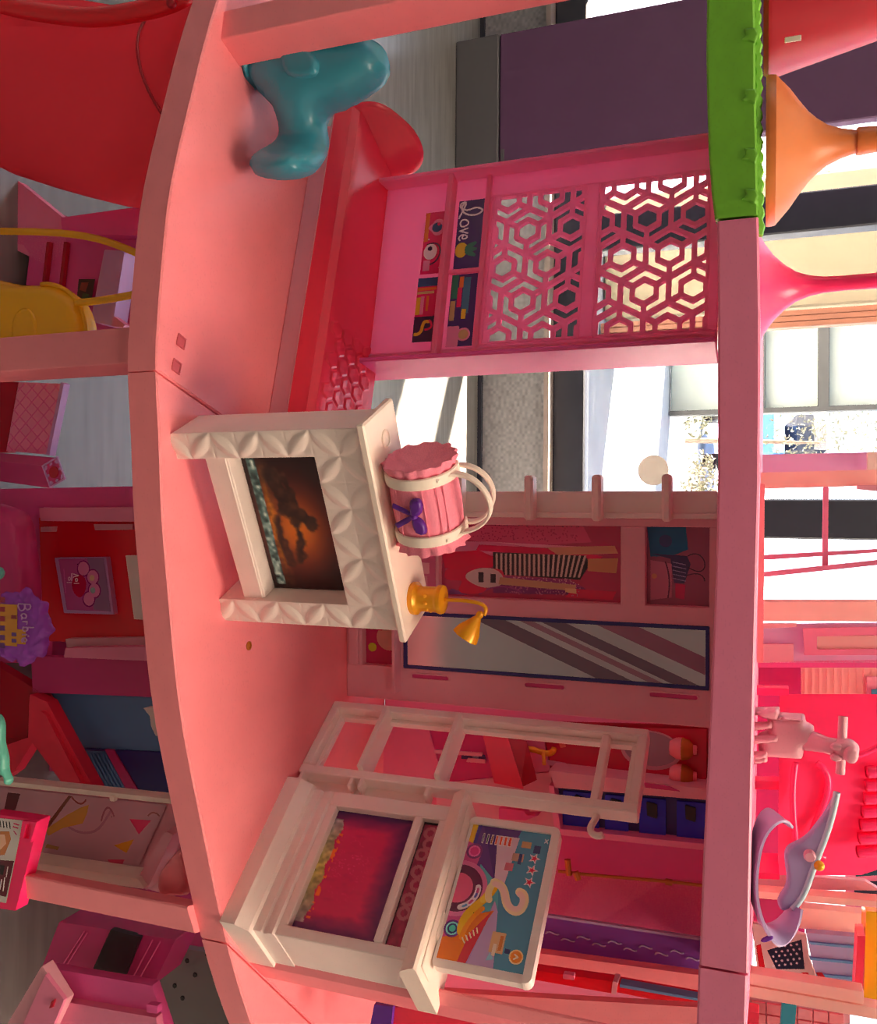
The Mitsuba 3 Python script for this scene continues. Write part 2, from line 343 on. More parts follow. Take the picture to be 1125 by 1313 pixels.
# ================================================================== the toy house
H = thing('dollhouse', 'big pink plastic dollhouse with curved floors standing in the room', 'dollhouse')
ZT, ZB = .400, .377
edge_px = [(283, -10), (262, 60), (240, 150), (217, 260), (208, 350), (201, 470), (205, 560), (208, 650), (215, 740), (222, 820), (235, 930), (252, 1020), (270, 1110), (300, 1240), (328, 1325)]
edge = spline([on(x, y, ZT)[:2] for x, y in edge_px], 90)
back = [(.66, .70), (.66, .835), (-.02, .835), (-.02, .735), (-.06, .72), (-.30, .735), (-.43, .62)]
whole = Polygon([tuple(q) for q in edge] + back).buffer(0)
def cut(p, q, w=.0005): return LineString([p, q]).buffer(w)
s1, s2 = on(202, 476, ZT), on(283, 533, ZT); s3 = on(285, 1203, ZT)
d12 = (s2 - s1)[:2]
cut1 = cut(tuple(s1[:2] - d12 * 1.), tuple(s1[:2] + d12 * 12)); cut2 = cut(tuple(s3[:2] - np.array([.3, .3])), tuple(s3[:2] + np.array([.5, .5])))
pieces = sorted(whole.difference(cut1).difference(cut2).geoms, key=lambda q: q.centroid.x)
def edged(poly, z0, z1, bev=.0012):
    """A plate whose upper rim is eased: the outline stands back a little at the top."""
    a = trimesh.util.concatenate([extr(poly, z1 - z0 - bev)]); a.apply_translation([0, 0, z0])
    g = poly.exterior.segmentize(.02).coords[:-1]; top = poly.buffer(-bev, join_style=2)
    R0 = np.array([(x, y, z1 - bev) for x, y in g]); R1 = np.array([(*_near(top, x, y), z1) for x, y in g]); n = len(g)
    V = np.vstack([R0, R1]); F = []
    for i in range(n): j = (i + 1) % n; F += [(i, j, n + j), (i, n + j, n + i)]
    v2, f2 = trimesh.creation.triangulate_polygon(Polygon(R1[:, :2]), engine='earcut')
    lid = trimesh.Trimesh(np.c_[v2, np.full(len(v2), z1)], f2, process=False); m = cat([a, trimesh.Trimesh(V, F, process=False), lid]); return m
def _near(top, x, y):
    b = top.exterior; q = b.interpolate(b.project(Point(x, y))); return q.x, q.y
slots = [fr for fr in ()]
for q in pieces:
    if q.area < 1e-4: continue
    sl = [on(232, 438, ZT), on(226, 470, ZT)]
    part(H, 'floor_section', edged(q.simplify(.0002), ZB, ZT), 'salmon', smooth=25)
for x, y in ((232, 438), (226, 470)):
    c0 = on(x, y, ZT)[:2]; dd = d12 / np.linalg.norm(d12); f3 = Fr3((*c0, ZT + .0001), (*dd, 0), (-dd[1], dd[0], 0))
    fr_ = Fr3((*c0, ZT), (*dd, 0), (-dd[1], dd[0], 0))
    part(H, 'floor_slot', cat([fr_.put(m) for m in (cbox(-.0045, .0045, -.0042, -.003, 0, .0008, .0002), cbox(-.0045, .0045, .003, .0042, 0, .0008, .0002), cbox(-.0045, -.0035, -.003, .003, 0, .0008, .0002), cbox(.0035, .0045, -.003, .003, 0, .0008, .0002))]), 'rose_dark', 'rimmed slot in the floor')
    part(H, 'floor_slot_well', fr_.put(cbox(-.0035, .0035, -.003, .003, 0, .0003, .0001)), 'rose_dark')
# fine tile lines moulded into the floor
c0 = on(319, 828, ZT); obj('copper_rivet', lathe([(.0035, 0), (.0035, .0006), (.002, .0012), (.002, .0003), (0, .0003)], c0, n=18), 'dull_gold', 'small copper rivet in the salmon floor, right of the fireplace', 'rivet')
# tall posts between the floors
def corner_post(A, B, C, z0, z1, name='post', m='salmon', r=.0015):
    A, B, C = (np.array(q[:2], float) for q in (A, B, C)); u, v = B - A, C - A; P = []
    L = [(0, 0), (1, 0), (1, 1), (0, 1)]; g = Polygon([tuple(A + a * u + b * v) for a, b in L]).buffer(-r).buffer(r, quad_segs=3)
    e = extr(g, z1 - z0); e.apply_translation([0, 0, z0]); return part(H, name, e, m)
corner_post(on(283, 50, ZT), on(308, 86, ZT), on(288, 13, ZT), ZT, .744)
corner_post(on(322, 1236, ZT), on(342, 1256, ZT), on(318, 1213, ZT), ZT, .738)
a, b, c = at(100, 470, .49), at(100, 490, .51), at(100, 421, .49); corner_post(a, (a[0] + .004, .513), (c[0], .497), 0, ZB)
a, b = at(140, 1174, .545), at(140, 1134, .545); corner_post(a, (a[0] + .006, .568), (b[0], .535), 0, ZB)
# the upper floor: a sagging slab, its left bay a lawn
lo = [(905, -40), (907, 0), (906, 60), (907, 120), (909, 190), (913, 245), (917, 278)]
hi = [(968, -40), (968, 0), (969, 60), (969, 120), (971, 190), (972, 245), (973, 278)]
lo2 = [(920, 281), (921, 400), (921, 500), (921, 620), (918, 740), (913, 870), (907, 1000), (902, 1100), (897, 1243)]
hi2 = [(973, 281), (975, 400), (975, 500), (974, 620), (971, 740), (968, 870), (965, 1000), (963, 1100), (960, 1243)]
lo3, hi3 = [(896, 1246), (893, 1330)], [(959, 1246), (956, 1340)]
def slab(lo, hi, m, name, YF=.53, YB=.86):
    R = []
    for (x0, y0), (x1, y1) in zip(lo, hi):
        a, b = at(x0, y0, YF), at(x1, y1, YF); X = .5 * (a[0] + b[0]); z0, z1 = a[2], b[2]; e = .0012; k = X / YF * 0
        R.append([(X, YF + e, z0), (X, YF, z0 + e), (X, YF, z1 - e), (X, YF + e, z1), (X * 1.35, YB, z1), (X * 1.35, YB, z0)])
    return part(H, name, loft(R), m, 'green lawn bay of the upper floor' if m == 'green' else None, smooth=20)
G = slab(lo, hi, 'green', 'lawn')
slab(lo2, hi2, 'pink', 'upper_floor_section'); slab(lo3, hi3, 'pink', 'upper_floor_section')
# lawn rim with leaf tufts
z = at(972, 150, .532)[2]
rim = [at(x, y, .534) for x, y in [(968, -20), (969, 40), (970, 90), (970, 150), (971, 210), (972, 255), (973, 300)]]
part(H, 'lawn_rim', tube(spline(rim, 60) + np.c_[np.zeros(60), np.full(60, .003), .0007 * np.sin(np.arange(60) * 1.9)], .0032, 7), 'green', 'bright green wavy rim of the lawn')
for y in (46, 124, 200, 252):
    f = front(.5295); a, b = f.px(961, y)
    part(H, 'leaf', f.put(pillow(Polygon([(a - .0035, b + .003), (a, b + .0045), (a + .0042, b + .003), (a + .0022, b), (a + .0012, b - .0035), (a - .0008, b - .001), (a - .004, b - .0018)]).buffer(.0006), .0018, .0015, h=.0007)), 'green')

# ---- library panel: side wall with shelf, four book prints and two hexagon grilles
LF = Fr((-.2925, .7225), (-.1225, .68), ZT); LW = LF.W; LH = .334
part(H, 'library_panel', cat([fbox(LF, .004, LW - .004, .016, .148, -.006, -.002), fbox(LF, .004, .0235, .148, LH, -.006, -.002), fbox(LF, .1595, LW - .004, .148, LH, -.006, -.002), fbox(LF, .0235, .1595, .2298, .2405, -.006, -.001), fbox(LF, .0235, .1595, .1455, .1508, -.006, -.002), fbox(LF, .0235, .1595, .3265, LH, -.006, -.002)]), 'pink_thin', 'pink library panel with prints and hexagon grilles')
LB = H + '__library_panel'
part(LB, 'left_side', fbox(LF, 0, .004, 0, LH, -.008, .012, .001), 'pink_thin')
part(LB, 'right_side', fbox(LF, LW - .004, LW, 0, LH, -.030, .012, .001), 'magenta')
part(LB, 'inner_rail', fbox(LF, LW - .012, LW - .004, .05, LH, -.006, .001, .001), 'pink_thin')
part(LB, 'shelf', fbox(LF, .004, LW - .004, .1105, .1155, -.003, .010, .001), 'pink_thin')
part(LB, 'divider', fbox(LF, .0905, .0945, .1155, .146, -.002, .0005, .0004), 'pink_thin')
part(LB, 'ledge', fbox(LF, .004, LW - .004, .1435, .1475, -.002, .002, .0006), 'pink_thin')
def hexa(cx, cy, R): return Polygon([(cx + R * math.cos(math.pi / 3 * k), cy + R * math.sin(math.pi / 3 * k)) for k in range(6)])
def grille(a0, a1, b0, b1, ph):
    S = .0368; W_ = .0036; Rc = S / math.sqrt(3); area = sbox(a0, b0, a1, b1); holes = []
    for i in range(-2, 9):
        for j in range(-2, 6):
            cx, cy = a0 + .004 + i * S * .866, b0 + ph + (j + .5 * (i % 2)) * S
            holes.append(hexa(cx, cy, Rc * .40))
            ring = hexa(cx, cy, Rc - W_ * .62).difference(hexa(cx, cy, Rc * .40 + W_ * 1.15))
            for k in range(3):
                t = 2 * math.pi / 3 * k + (0 if (i + j) % 2 else math.pi / 3); ring = ring.difference(LineString([(cx, cy), (cx + Rc * 1.2 * math.cos(t), cy + Rc * 1.2 * math.sin(t))]).buffer(W_ / 2, cap_style=2))
            holes.append(ring)
    hs = unary_union([h.buffer(-.0006).buffer(.0006, quad_segs=2) for h in holes]).intersection(sbox(a0 + .002, b0 + .002, a1 - .002, b1 - .002))
    part(LB, 'grille', fpoly(LF, area.difference(hs).buffer(0), -.006, -.002), 'pink_thin', 'pink hexagon lattice')
grille(.0235, .1595, .1508, .2298, .012); grille(.0235, .1595, .2405, .3265, .02)
INK = dict(pur=(66, 26, 96), mag=(224, 20, 92), yel=(226, 176, 40), grn=(50, 110, 90), gry=(150, 128, 142), pnk=(236, 130, 170), blu=(50, 70, 120), org=(226, 110, 40), wht=(236, 214, 224), drk=(60, 20, 60), tan=(206, 160, 110), tealk=(70, 110, 140))
def R_(a0, a1, b0, b1): return sbox(min(a0, a1), min(b0, b1), max(a0, a1), max(b0, b1))
# upper left: LOVE with a pineapple
a0, b0 = .0248, .1190; sc = .0655; hh = .0228
def L(pts): return [(a0 + u * sc, b0 + v * hh) for u, v in pts]
it = [(R_(a0, a0 + sc, b0, b0 + hh), INK['pur'])]
it += [(stroke(L([(.04, .2), (.10, .12), (.22, .75), (.17, .95), (.12, .7), (.14, .3), (.05, .05), (.02, .22), (.14, .18), (.25, .05)]), .0016), INK['wht'])]
it += [(stroke(L([(.33, .12), (.28, .28), (.33, .44), (.38, .28), (.33, .12)]), .0014), INK['wht']), (stroke(L([(.41, .44), (.44, .12), (.48, .44)]), .0014, False), INK['wht']), (stroke(L([(.51, .28), (.56, .3), (.54, .44), (.50, .28), (.53, .12), (.58, .16)]), .0013), INK['wht'])]
it += [(ell(a0 + .72 * sc, b0 + .25 * hh, .0072, .0056), INK['yel'])] + [(ell(a0 + (.72 + d) * sc, b0 + .62 * hh, .0022, .0055, r), INK['grn']) for d, r in ((-.06, 25), (0, 0), (.06, -25))]
decal(LB, 'print', LF, it, -.0016, 'purple shelf print with the word Love and a pineapple')
a0, b0 = .0949, .1190
it = [(R_(a0, a0 + sc, b0, b0 + hh), INK['pur'])]
it += [(R_(a0 + .0, a0 + .022, b0 + .0, b0 + .006), INK['grn']), (R_(a0 + .012, a0 + .030, b0 + .006, b0 + .010), INK['mag']), (R_(a0 + .002, a0 + .012, b0 + .007, b0 + .011), INK['org']), (R_(a0 + .003, a0 + .036, b0 + .0108, b0 + .017), INK['tealk']), (R_(a0 + .032, a0 + .041, b0 + .011, b0 + .015), INK['yel']), (R_(a0 + .024, a0 + .042, b0 + .0005, b0 + .005), INK['tan'])]
it += [(rrect(a0 + .047, a0 + .0655, b0, b0 + .0105, .001), INK['pnk']), (disc(a0 + .055, b0 + .0145, .0060), INK['pnk']), (disc(a0 + .055, b0 + .0145, .0044), INK['tan'])]
decal(LB, 'print', LF, it, -.0016, 'purple shelf print with books lying flat and a round frame')
a0, b0, sc, hh = .0324, .0890, .0592, .0196
it = [(R_(a0, a0 + sc, b0, b0 + hh), INK['mag']), (R_(a0, a0 + .028, b0, b0 + .004), INK['org'])]
it += [(unary_union([disc(a0 + .012, b0 + .0125, .005), disc(a0 + .018, b0 + .0125, .005), Polygon([(a0 + .008, b0 + .010), (a0 + .022, b0 + .010), (a0 + .015, b0 + .003)])]), INK['pnk']), (disc(a0 + .015, b0 + .0115, .0046), INK['blu']), (disc(a0 + .012, b0 + .013, .0016), INK['mag'])]
it += [(stroke([(a0 + .031, b0 + .004), (a0 + .034, b0 + .0155), (a0 + .044, b0 + .0155), (a0 + .050, b0 + .008)], .0012), INK['drk']), (ell(a0 + .038, b0 + .0075, .0075, .0062), INK['wht']), (disc(a0 + .035, b0 + .007, .0022), INK['drk']), (R_(a0 + .046, a0 + .056, b0 + .002, b0 + .008), INK['pnk'])] + [(disc(a0 + u, b0 + v, .0008), INK['wht']) for u, v in ((.004, .018), (.054, .017), (.026, .005))]
decal(LB, 'print', LF, it, -.0016, 'hot pink shelf print with a heart and a white camera')
a0, b0 = .0951, .0882
it = [(R_(a0, a0 + sc, b0, b0 + hh), INK['mag']), (R_(a0, a0 + .008, b0, b0 + hh * .94), INK['blu']), (R_(a0 + .009, a0 + .0118, b0, b0 + hh * .9), INK['org']), (R_(a0 + .0125, a0 + .015, b0, b0 + hh * .8), INK['tan']), (R_(a0 + .018, a0 + .034, b0, b0 + .004), INK['yel']), (R_(a0 + .017, a0 + .034, b0 + .0042, b0 + .0072), INK['pnk']), (R_(a0 + .017, a0 + .031, b0 + .0092, b0 + .0115), INK['org']), (R_(a0 + .036, a0 + sc, b0, b0 + hh * .95), INK['drk']), (stroke([(a0 + .052, b0 + .002), (a0 + .046, b0 + .008), (a0 + .042, b0 + .009), (a0 + .041, b0 + .014)], .003), INK['yel']), (stroke([(a0 + .040, b0 + .014), (a0 + .046, b0 + .016), (a0 + .048, b0 + .011)], .002), INK['mag'])]
decal(LB, 'print', LF, it, -.0016, 'hot pink shelf print with upright books and a yellow figure')

# ---- sofa built along the library panel
SF = Fr((-.30, .668), (-.08, .605), ZT)
so = thing('sofa', 'long coral red plastic sofa with a round raised end, against the pink library panel', 'sofa')
a0, a1 = -.054, .262
part(so, 'plinth', fbox(SF, a0 + .02, a1, 0, .0165, -.066, -.0005, .001), 'rose', 'dull pink plinth')
prof = [(0, .0165), (.0015, .019), (.0005, .034), (-.004, .0395), (-.012, .042), (-.04, .0455), (-.062, .050), (-.074, .052), (-.076, .049), (-.074, .0168)]
part(so, 'seat', loft([[SF.p(a, b, c) for c, b in prof] for a in np.linspace(a0 + (0), a1, 12)]), 'coral_red', smooth=28)
part(so, 'seat_lip', tube([SF.p(a0, .0172, .0002), SF.p(a1, .0172, .0002)], .0009, 6), 'rose', 'pale edge line')
# raised hexagon quilting at the near end of the seat
def seat_z(c): return np.interp(-c, [.004, .012, .04, .062, .074], [.0395, .042, .0455, .050, .052])
qn = []
for i in range(12):
    for j in range(4):
        cx, cc = .155 + i * .0135, -.0135 - (j + .5 * (i % 2)) * .0155
        if cx > a1 - .006 or cc < -.066 or (i + j) % 7 == 6 and i < 3: continue
        qn.append((cx, cc))
for cx, cc in qn:
    ring = [(cx + .0078 * math.cos(math.pi / 3 * k), cc + .0084 * math.sin(math.pi / 3 * k)) for k in range(6)]
    P = [SF.p(a, seat_z(c) + .0003, c) for a, c in ring]; top = [SF.p(cx + .76 * (a - cx), seat_z(cc + .76 * (c - cc)) + .0011, cc + .76 * (c - cc)) for a, c in ring]
    V = P + top + [SF.p(cx, seat_z(cc) + .0006, cc)]; F = []
    for k in range(6): j = (k + 1) % 6; F += [(k, j, 6 + j), (k, 6 + j, 6 + k), (6 + k, 6 + j, 12)]
    m = trimesh.Trimesh(V, F, process=False)
    if m.face_normals[0][2] < 0: m.invert()
    part(so, 'quilt_cell', m, 'coral_red', smooth=False)
# round end: an upright disc leaning outward at the far end
A3 = SF.p(-.050, .037, -.001); B3 = SF.p(-.0165, .051, -.074); ax = (B3 - A3) / np.linalg.norm(B3 - A3)
EF = Fr3(A3, B3 - A3, np.array([-.42, .05, .9])); 
arm_px = [(453, 135), (470, 130), (490, 133), (511, 147), (529, 164), (541, 185), (543, 205), (537, 217), (527, 224), (511, 228)]
arm = [tuple(EF.px(x, y)) for x, y in arm_px]
g = Polygon([(0, -.004)] + [tuple(q) for q in spline(arm, 40)] + [(arm[-1][0], -.004)]).buffer(0)
part(so, 'round_arm', EF.put(pillow(g, .0035, .0018, h=.0035)), 'coral_red', smooth=40)

# ---- teal chair
tc = thing('lounge_chair', 'teal moulded plastic lounge chair with a narrow waist, left of the red sofa', 'chair')
TF = front(.575)
out = [(318, 70), (318, 88), (323, 108), (336, 122), (347, 136), (350, 155), (342, 178), (334, 199), (334, 219), (345, 235), (374, 244), (400, 241), (414, 226), (416, 208), (414, 194), (405, 170), (404, 156), (406, 145), (428, 131), (462, 111), (483, 92), (490, 70), (484, 52), (440, 38), (380, 40), (340, 50)]
pts = spline(TF.pxs(out), 120, True)
xl, xr = TF.px(370, 245)[0], TF.px(400, 55)[0]
def chair_bend(V):
    s = (V[:, 0] - xr) / (xl - xr); hgt = (V[:, 1] - ZT) / .09
    V = V.copy(); V[:, 2] += .030 * np.clip((s - .55) / .45, 0, 1) ** 1.5 - .012 * np.clip((hgt - .55), 0, 1) - .014 * np.exp(-((s - .6) / .16) ** 2)
    return V
part(tc, 'shell', TF.put(pillow(Polygon(pts), .036, .016, h=.0035, bend=chair_bend), -.004), 'teal', smooth=True)
rp = TF.pxs([(372, 62), (371, 92), (378, 108), (398, 114), (418, 106), (421, 90), (408, 74), (396, 62)])
part(tc, 'raised_pad', TF.put(pillow(Polygon(spline(rp, 50, True)), .014, .005, h=.002), .009), 'teal', smooth=True)
part(tc, 'foot', TF.put(pillow(Polygon(spline(TF.pxs([(317, 60), (317, 95), (322, 112), (330, 100), (330, 60)]), 40, True)), .05, .01, h=.003), -.006), 'teal', smooth=True)

# ---- fireplace with patterned surround
fp = thing('fireplace', 'white toy fireplace with petal tiles and a fire print, in the middle of the floor', 'fireplace')
ya = math.radians(26.4); A = on(217, 557, ZT); PF = Fr(A[:2], (A[0] + .1455 * math.cos(ya), A[1] + .1455 * math.sin(ya)), ZT)
PW, PH, PD = .1455, .1395, .036; TL = PW / 8; ROWS = 8
part(fp, 'surround', cat([fbox(PF, 0, TL, 0, PH, -PD, -.0012), fbox(PF, 7 * TL, PW, 0, PH, -PD, -.0012), fbox(PF, TL, 7 * TL, PH - 2 * TL, PH, -PD, -.0012)]), 'white', smooth=20)
def petal_tile(a0, b0, flip, t0=0.):
    n = 21; s, t = np.meshgrid(np.linspace(0, 1, n), np.linspace(t0, 1, n)); S = 1 - s if flip else s
    lens = np.minimum(.93 - np.hypot(S - 1, t), .93 - np.hypot(S, t - 1)); e = np.minimum.reduce([s, 1 - s, t, 1 - t])
    z = np.where(lens > 0, .0007 + .0013 * np.sqrt(np.clip(lens / .22, 0, 1)), .0008 * np.clip(1 + lens / .06, 0, 1) + .0007 * np.clip((-lens - .1) / .5, 0, 1)); z = z * np.clip(e / .06, 0, 1)
    V = np.c_[(a0 + s * TL).ravel(), (b0 + t * TL).ravel(), (z - .0012 + .0002).ravel()]; i, j = np.meshgrid(np.arange(n - 1), np.arange(n - 1)); q = (j * n + i).ravel()
    return PF.put(trimesh.Trimesh(V, np.vstack([np.c_[q, q + 1, q + n + 1], np.c_[q, q + n + 1, q + n]]), process=False))
for i in range(8):
    for j in range(8):
        b0 = PH - (j + 1) * TL
        if j >= 2 and i not in (0, 7): continue
        part(fp, 'tile', petal_tile(i * TL, b0, (i + j) % 2 == 0, max(0., -b0 / TL)), 'white', smooth=25)
part(fp, 'mantel', fbox(PF, -.005, PW + .005, PH, PH + .0055, -PD - .006, .0065, .0012), 'cream', 'cream mantel shelf')
part(fp, 'boss', lathe([(.006, 0), (.006, .0006), (.0048, .0011), (.0044, .0004), (0, .0006)], PF.p(.0145, PH + .0055, -.020), n=24), 'cream')
part(fp, 'hearth', fbox(PF, TL, 7 * TL, .019, .0365, -PD, -.005, .0008), 'white')
part(fp, 'hearth_front', fbox(PF, TL, 7 * TL, .0192, .0350, -.0060, -.0042, .0006), 'white')
part(fp, 'back_plate', fbox(PF, TL, 7 * TL, .0365, PH - 2 * TL, -PD, -.0192, .0004), 'black_plastic')
def fire(s, t):
    g = np.exp(-(((s - .56) / .30) ** 2 + ((t - .46) / .40) ** 2)); c = np.stack([28 + 214 * g ** 1.15, 8 + 130 * g ** 1.6, 14 + 26 * g], -1)
    P = np.c_[s * 9, t * 5, 0 * s]; nz = meshkit.fbm(P * 2.2, 3, 3)
    emb = np.clip(1 - abs(t - .20) / .10, 0, 1) * np.clip(1.25 - abs(s - .55) / .42, 0, 1); c = c * (1 - emb[:, None]) + emb[:, None] * np.stack([240 * nz * 1.5, 150 * nz * 1.5, 60 * nz], -1)
    for (x0, y0, x1, y1, w) in ((.19, .30, .33, .37, .11), (.22, .44, .36, .50, .06), (.40, .33, .47, .52, .075), (.45, .48, .51, .64, .085), (.50, .25, .66, .24, .055), (.66, .24, .80, .28, .06), (.53, .46, .66, .48, .055), (.66, .46, .78, .42, .05)):
        vx, vy = x1 - x0, y1 - y0; k = np.clip(((s - x0) * vx + (t - y0) * vy) / (vx * vx + vy * vy), 0, 1); d = np.hypot((s - x0 - k * vx) * 1.4, t - y0 - k * vy)
        m = np.clip((w - d + .11 * (nz - .5)) / .03, 0, 1)[:, None]; c = c * (1 - m) + m * np.stack([30 + 90 * nz ** 2, 18 + 46 * nz ** 2, 18 + 10 * nz], -1)
    pb = ((t < .155) & (s > .05) & (s < .97) & (t > .045)); cell = meshkit.noise(np.c_[s * 46, t * 26, 0 * s], 5); col = np.stack([20 + 230 * cell ** 2, 40 + 220 * cell ** 1.6, 44 + 210 * cell ** 1.6], -1)
    return np.where(pb[:, None], col, c)
gridprint(fp, 'fire_print', PF, TL + .0005, 7 * TL - .0005, .0368, PH - 2 * TL - .0003, -.0188, fire, 110, 70, 'dark print of burning logs on pebbles')

# ---- pink bag lying on the mantel
bg = thing('handbag', 'pink ruffled fabric bag with white straps and a purple bow, lying on the fireplace mantel', 'bag')
BY = .525; bu = np.array([math.cos(ya), math.sin(ya), 0]); bn = np.array([math.sin(ya), -math.cos(ya), 0]); bz = np.array([0, 0, 1.])
BC = PF.p(.0545, PH + .0055 + .0225, -.016)
def bagp(l, r, an, sq=1.): return BC + bu * l + r * (math.cos(an) * bn + sq * math.sin(an) * bz)
N = 48
def ruff(l, r, am, ph=0.): return [bagp(l + am * .35 * math.sin(9 * t + ph), r + am * math.sin(15 * t + ph), t, .98) for t in np.linspace(0, 2 * math.pi, N, endpoint=False)]
part(bg, 'body', loft([ruff(l, r, a) for l, r, a in ((-.0215, .0195, .0002), (-.020, .0212, .0002), (-.010, .0222, .0004), (0, .0225, .0005), (.010, .0222, .0004), (.020, .0212, .0002), (.0215, .0195, .0002))]), 'fabric_pink', smooth=50)
for s, name in ((-1, 'ruffle'), (1, 'ruffle')):
    R = [ruff(s * l, r, a, ph) for l, r, a, ph in ((.0200, .0208, .0003, 0), (.0240, .0218, .0009, .4), (.0285, .0238, .0016, .9), (.0292, .0234, .0016, .9), (.0250, .0190, .0009, .4), (.0215, .0100, .0003, 0))]
    part(bg, name, loft(R), 'fabric_pink', smooth=50)
for s in (-1, 1):
    part(bg, 'strap_band', tube([bagp(s * .0195, .0226, t) for t in np.linspace(-.75 * math.pi + .2, math.pi * .62, 40)], 0, 8, flat=(.0012, .0038), up=bu), 'strap_white', 'white strap band')
h0 = bagp(-.0195, .0228, math.pi * .42); h1 = bagp(.0195, .0228, math.pi * .42)
hp = spline([bagp(-.0195, .0226, .22 * math.pi), h0 + bz * .004, h0 + bz * .013 + bu * .004, .5 * (h0 + h1) + bz * .0225 + bn * .003, h1 + bz * .013 - bu * .004, h1 + bz * .004, bagp(.0195, .0226, .22 * math.pi)], 60)
part(bg, 'handle', tube(hp, 0, 8, flat=(.0011, .0028), up=bn), 'strap_white', 'white loop handle')
h0b = bagp(-.0195, .0228, math.pi * .62); h1b = bagp(.0195, .0228, math.pi * .62)
part(bg, 'handle', tube(spline([h0b, h0b + bz * .012 + bu * .003, .5 * (h0b + h1b) + bz * .020 - bn * .002, h1b + bz * .012 - bu * .003, h1b], 50), 0, 8, flat=(.0011, .0026), up=bn), 'strap_white', 'white loop handle')
for l, t in ((-.004, -.5), (.004, .3), (.012, .9), (-.012, .7)):
    part(bg, 'seam', tube([bagp(q, .0229, t) for q in np.linspace(-.018, .018, 8)], .0004, 5), 'fabric_pink')
KF = Fr3(bagp(.0, .0233, .0), bu, bz)

for s in (-1, 1):
    part(bg, 'bow_loop', KF.put(pillow(Polygon(spline([(0, .002), (s * .007, .0075), (s * .0118, .0062), (s * .0115, .0008), (s * .006, -.0014), (0, -.0005)], 40, True)), .0050, .0022, h=.0010), .0016), 'ribbon', 'purple ribbon loop', smooth=50)
    part(bg, 'bow_tail', KF.put(pillow(Polygon([(0, .001), (s * .0045, -.0040), (s * .0088, -.0122), (s * .0055, -.0138), (s * .0018, -.0065), (-s * .001, -.0005)]), .0018, .001, h=.0008), .0008), 'ribbon', 'purple ribbon tail', smooth=50)
part(bg, 'bow_knot', KF.put(pillow(ell(0, .0005, .0021, .0025), .005, .002, h=.0006), .0022), 'ribbon', 'purple ribbon knot', smooth=50)

# ---- gold table lamp on the mantel
lp = thing('table_lamp', 'small golden gooseneck lamp standing on the mantel beside the pink bag', 'lamp')
lo_ = PF.p(.129, PH + .0055, -.016)
part(lp, 'base', lathe([(.0, 0), (.0108, 0), (.0112, .001), (.0112, .0035), (.0095, .005), (.0085, .0065), (.0085, .017), (.0095, .0185), (.0100, .020), (.0095, .0222), (.006, .023), (0, .023)], lo_, n=32), 'gold', smooth=35)
for t in (-1.9, -1.3, -.7, .3, 1.3, 2.4): part(lp, 'stud', trimesh.creation.icosphere(2, .0015).apply_translation(lo_ + [.0085 * math.cos(t + .0), .0085 * math.sin(t), .012]), 'gold', smooth=True)
tip = lo_ + bu * .009 + bn * .003 + bz * .047
part(lp, 'stem', tube(spline([lo_ + bz * .0225, lo_ + bz * .032, lo_ + bz * .044 + bu * .001, lo_ + bz * .0505 + bu * .004, tip + bz * .003], 30), .0013, 9), 'gold', smooth=True)
part(lp, 'shade', lathe([(.0005, .003), (.0022, .002), (.0026, 0), (.0022, -.0015), (.0045, -.006), (.0078, -.012), (.0092, -.0175), (.0086, -.0178), (.0065, -.012), (.001, -.004)], tip, (-.82, .12, .52), 28), 'gold', smooth=35)

# ---- white media cabinet with a fireplace print, and the screen standing on it
CF = Fr((.2157, .6426), (.296, .544), ZT)
cb = thing('media_cabinet', 'white toy media cabinet with stepped base and pink flame print at the floor\'s right', 'cabinet')
def profbar(fr, a0, a1, prof): return loft([[fr.p(a, b, c) for c, b in prof] for a in (a0, a1)])
part(cb, 'plinth', profbar(CF, .0055, .1292, [(-.062, 0), (0, 0), (0, .0125), (-.0022, .0145), (-.0065, .0215), (-.010, .0225), (-.062, .0225)]), 'white', smooth=25)
part(cb, 'moulding', profbar(CF, .0075, .1262, [(-.062, .0225), (-.0105, .0225), (-.0105, .029), (-.0125, .0305), (-.0125, .0335), (-.0108, .0345), (-.0108, .038), (-.0128, .0395), (-.062, .0395)]), 'white', smooth=15)
z0, z1 = .0395, .1405; oa0, oa1, ob0, ob1, sb0, sb1 = .0182, .1172, .0462, .1143, .1210, .1345
c1 = -.0125
part(cb, 'body', cat([fbox(CF, .0055, oa0, z0, z1, -.060, c1), fbox(CF, oa1, .1255, z0, z1, -.060, c1), fbox(CF, oa0, oa1, z0, ob0, -.060, c1), fbox(CF, oa0, oa1, ob1, sb0, -.060, c1 + .001, .001), fbox(CF, oa0, oa1, sb1, z1, -.060, c1), fbox(CF, oa0, oa1, ob0, z1, -.060, -.030)]), 'white', smooth=20)
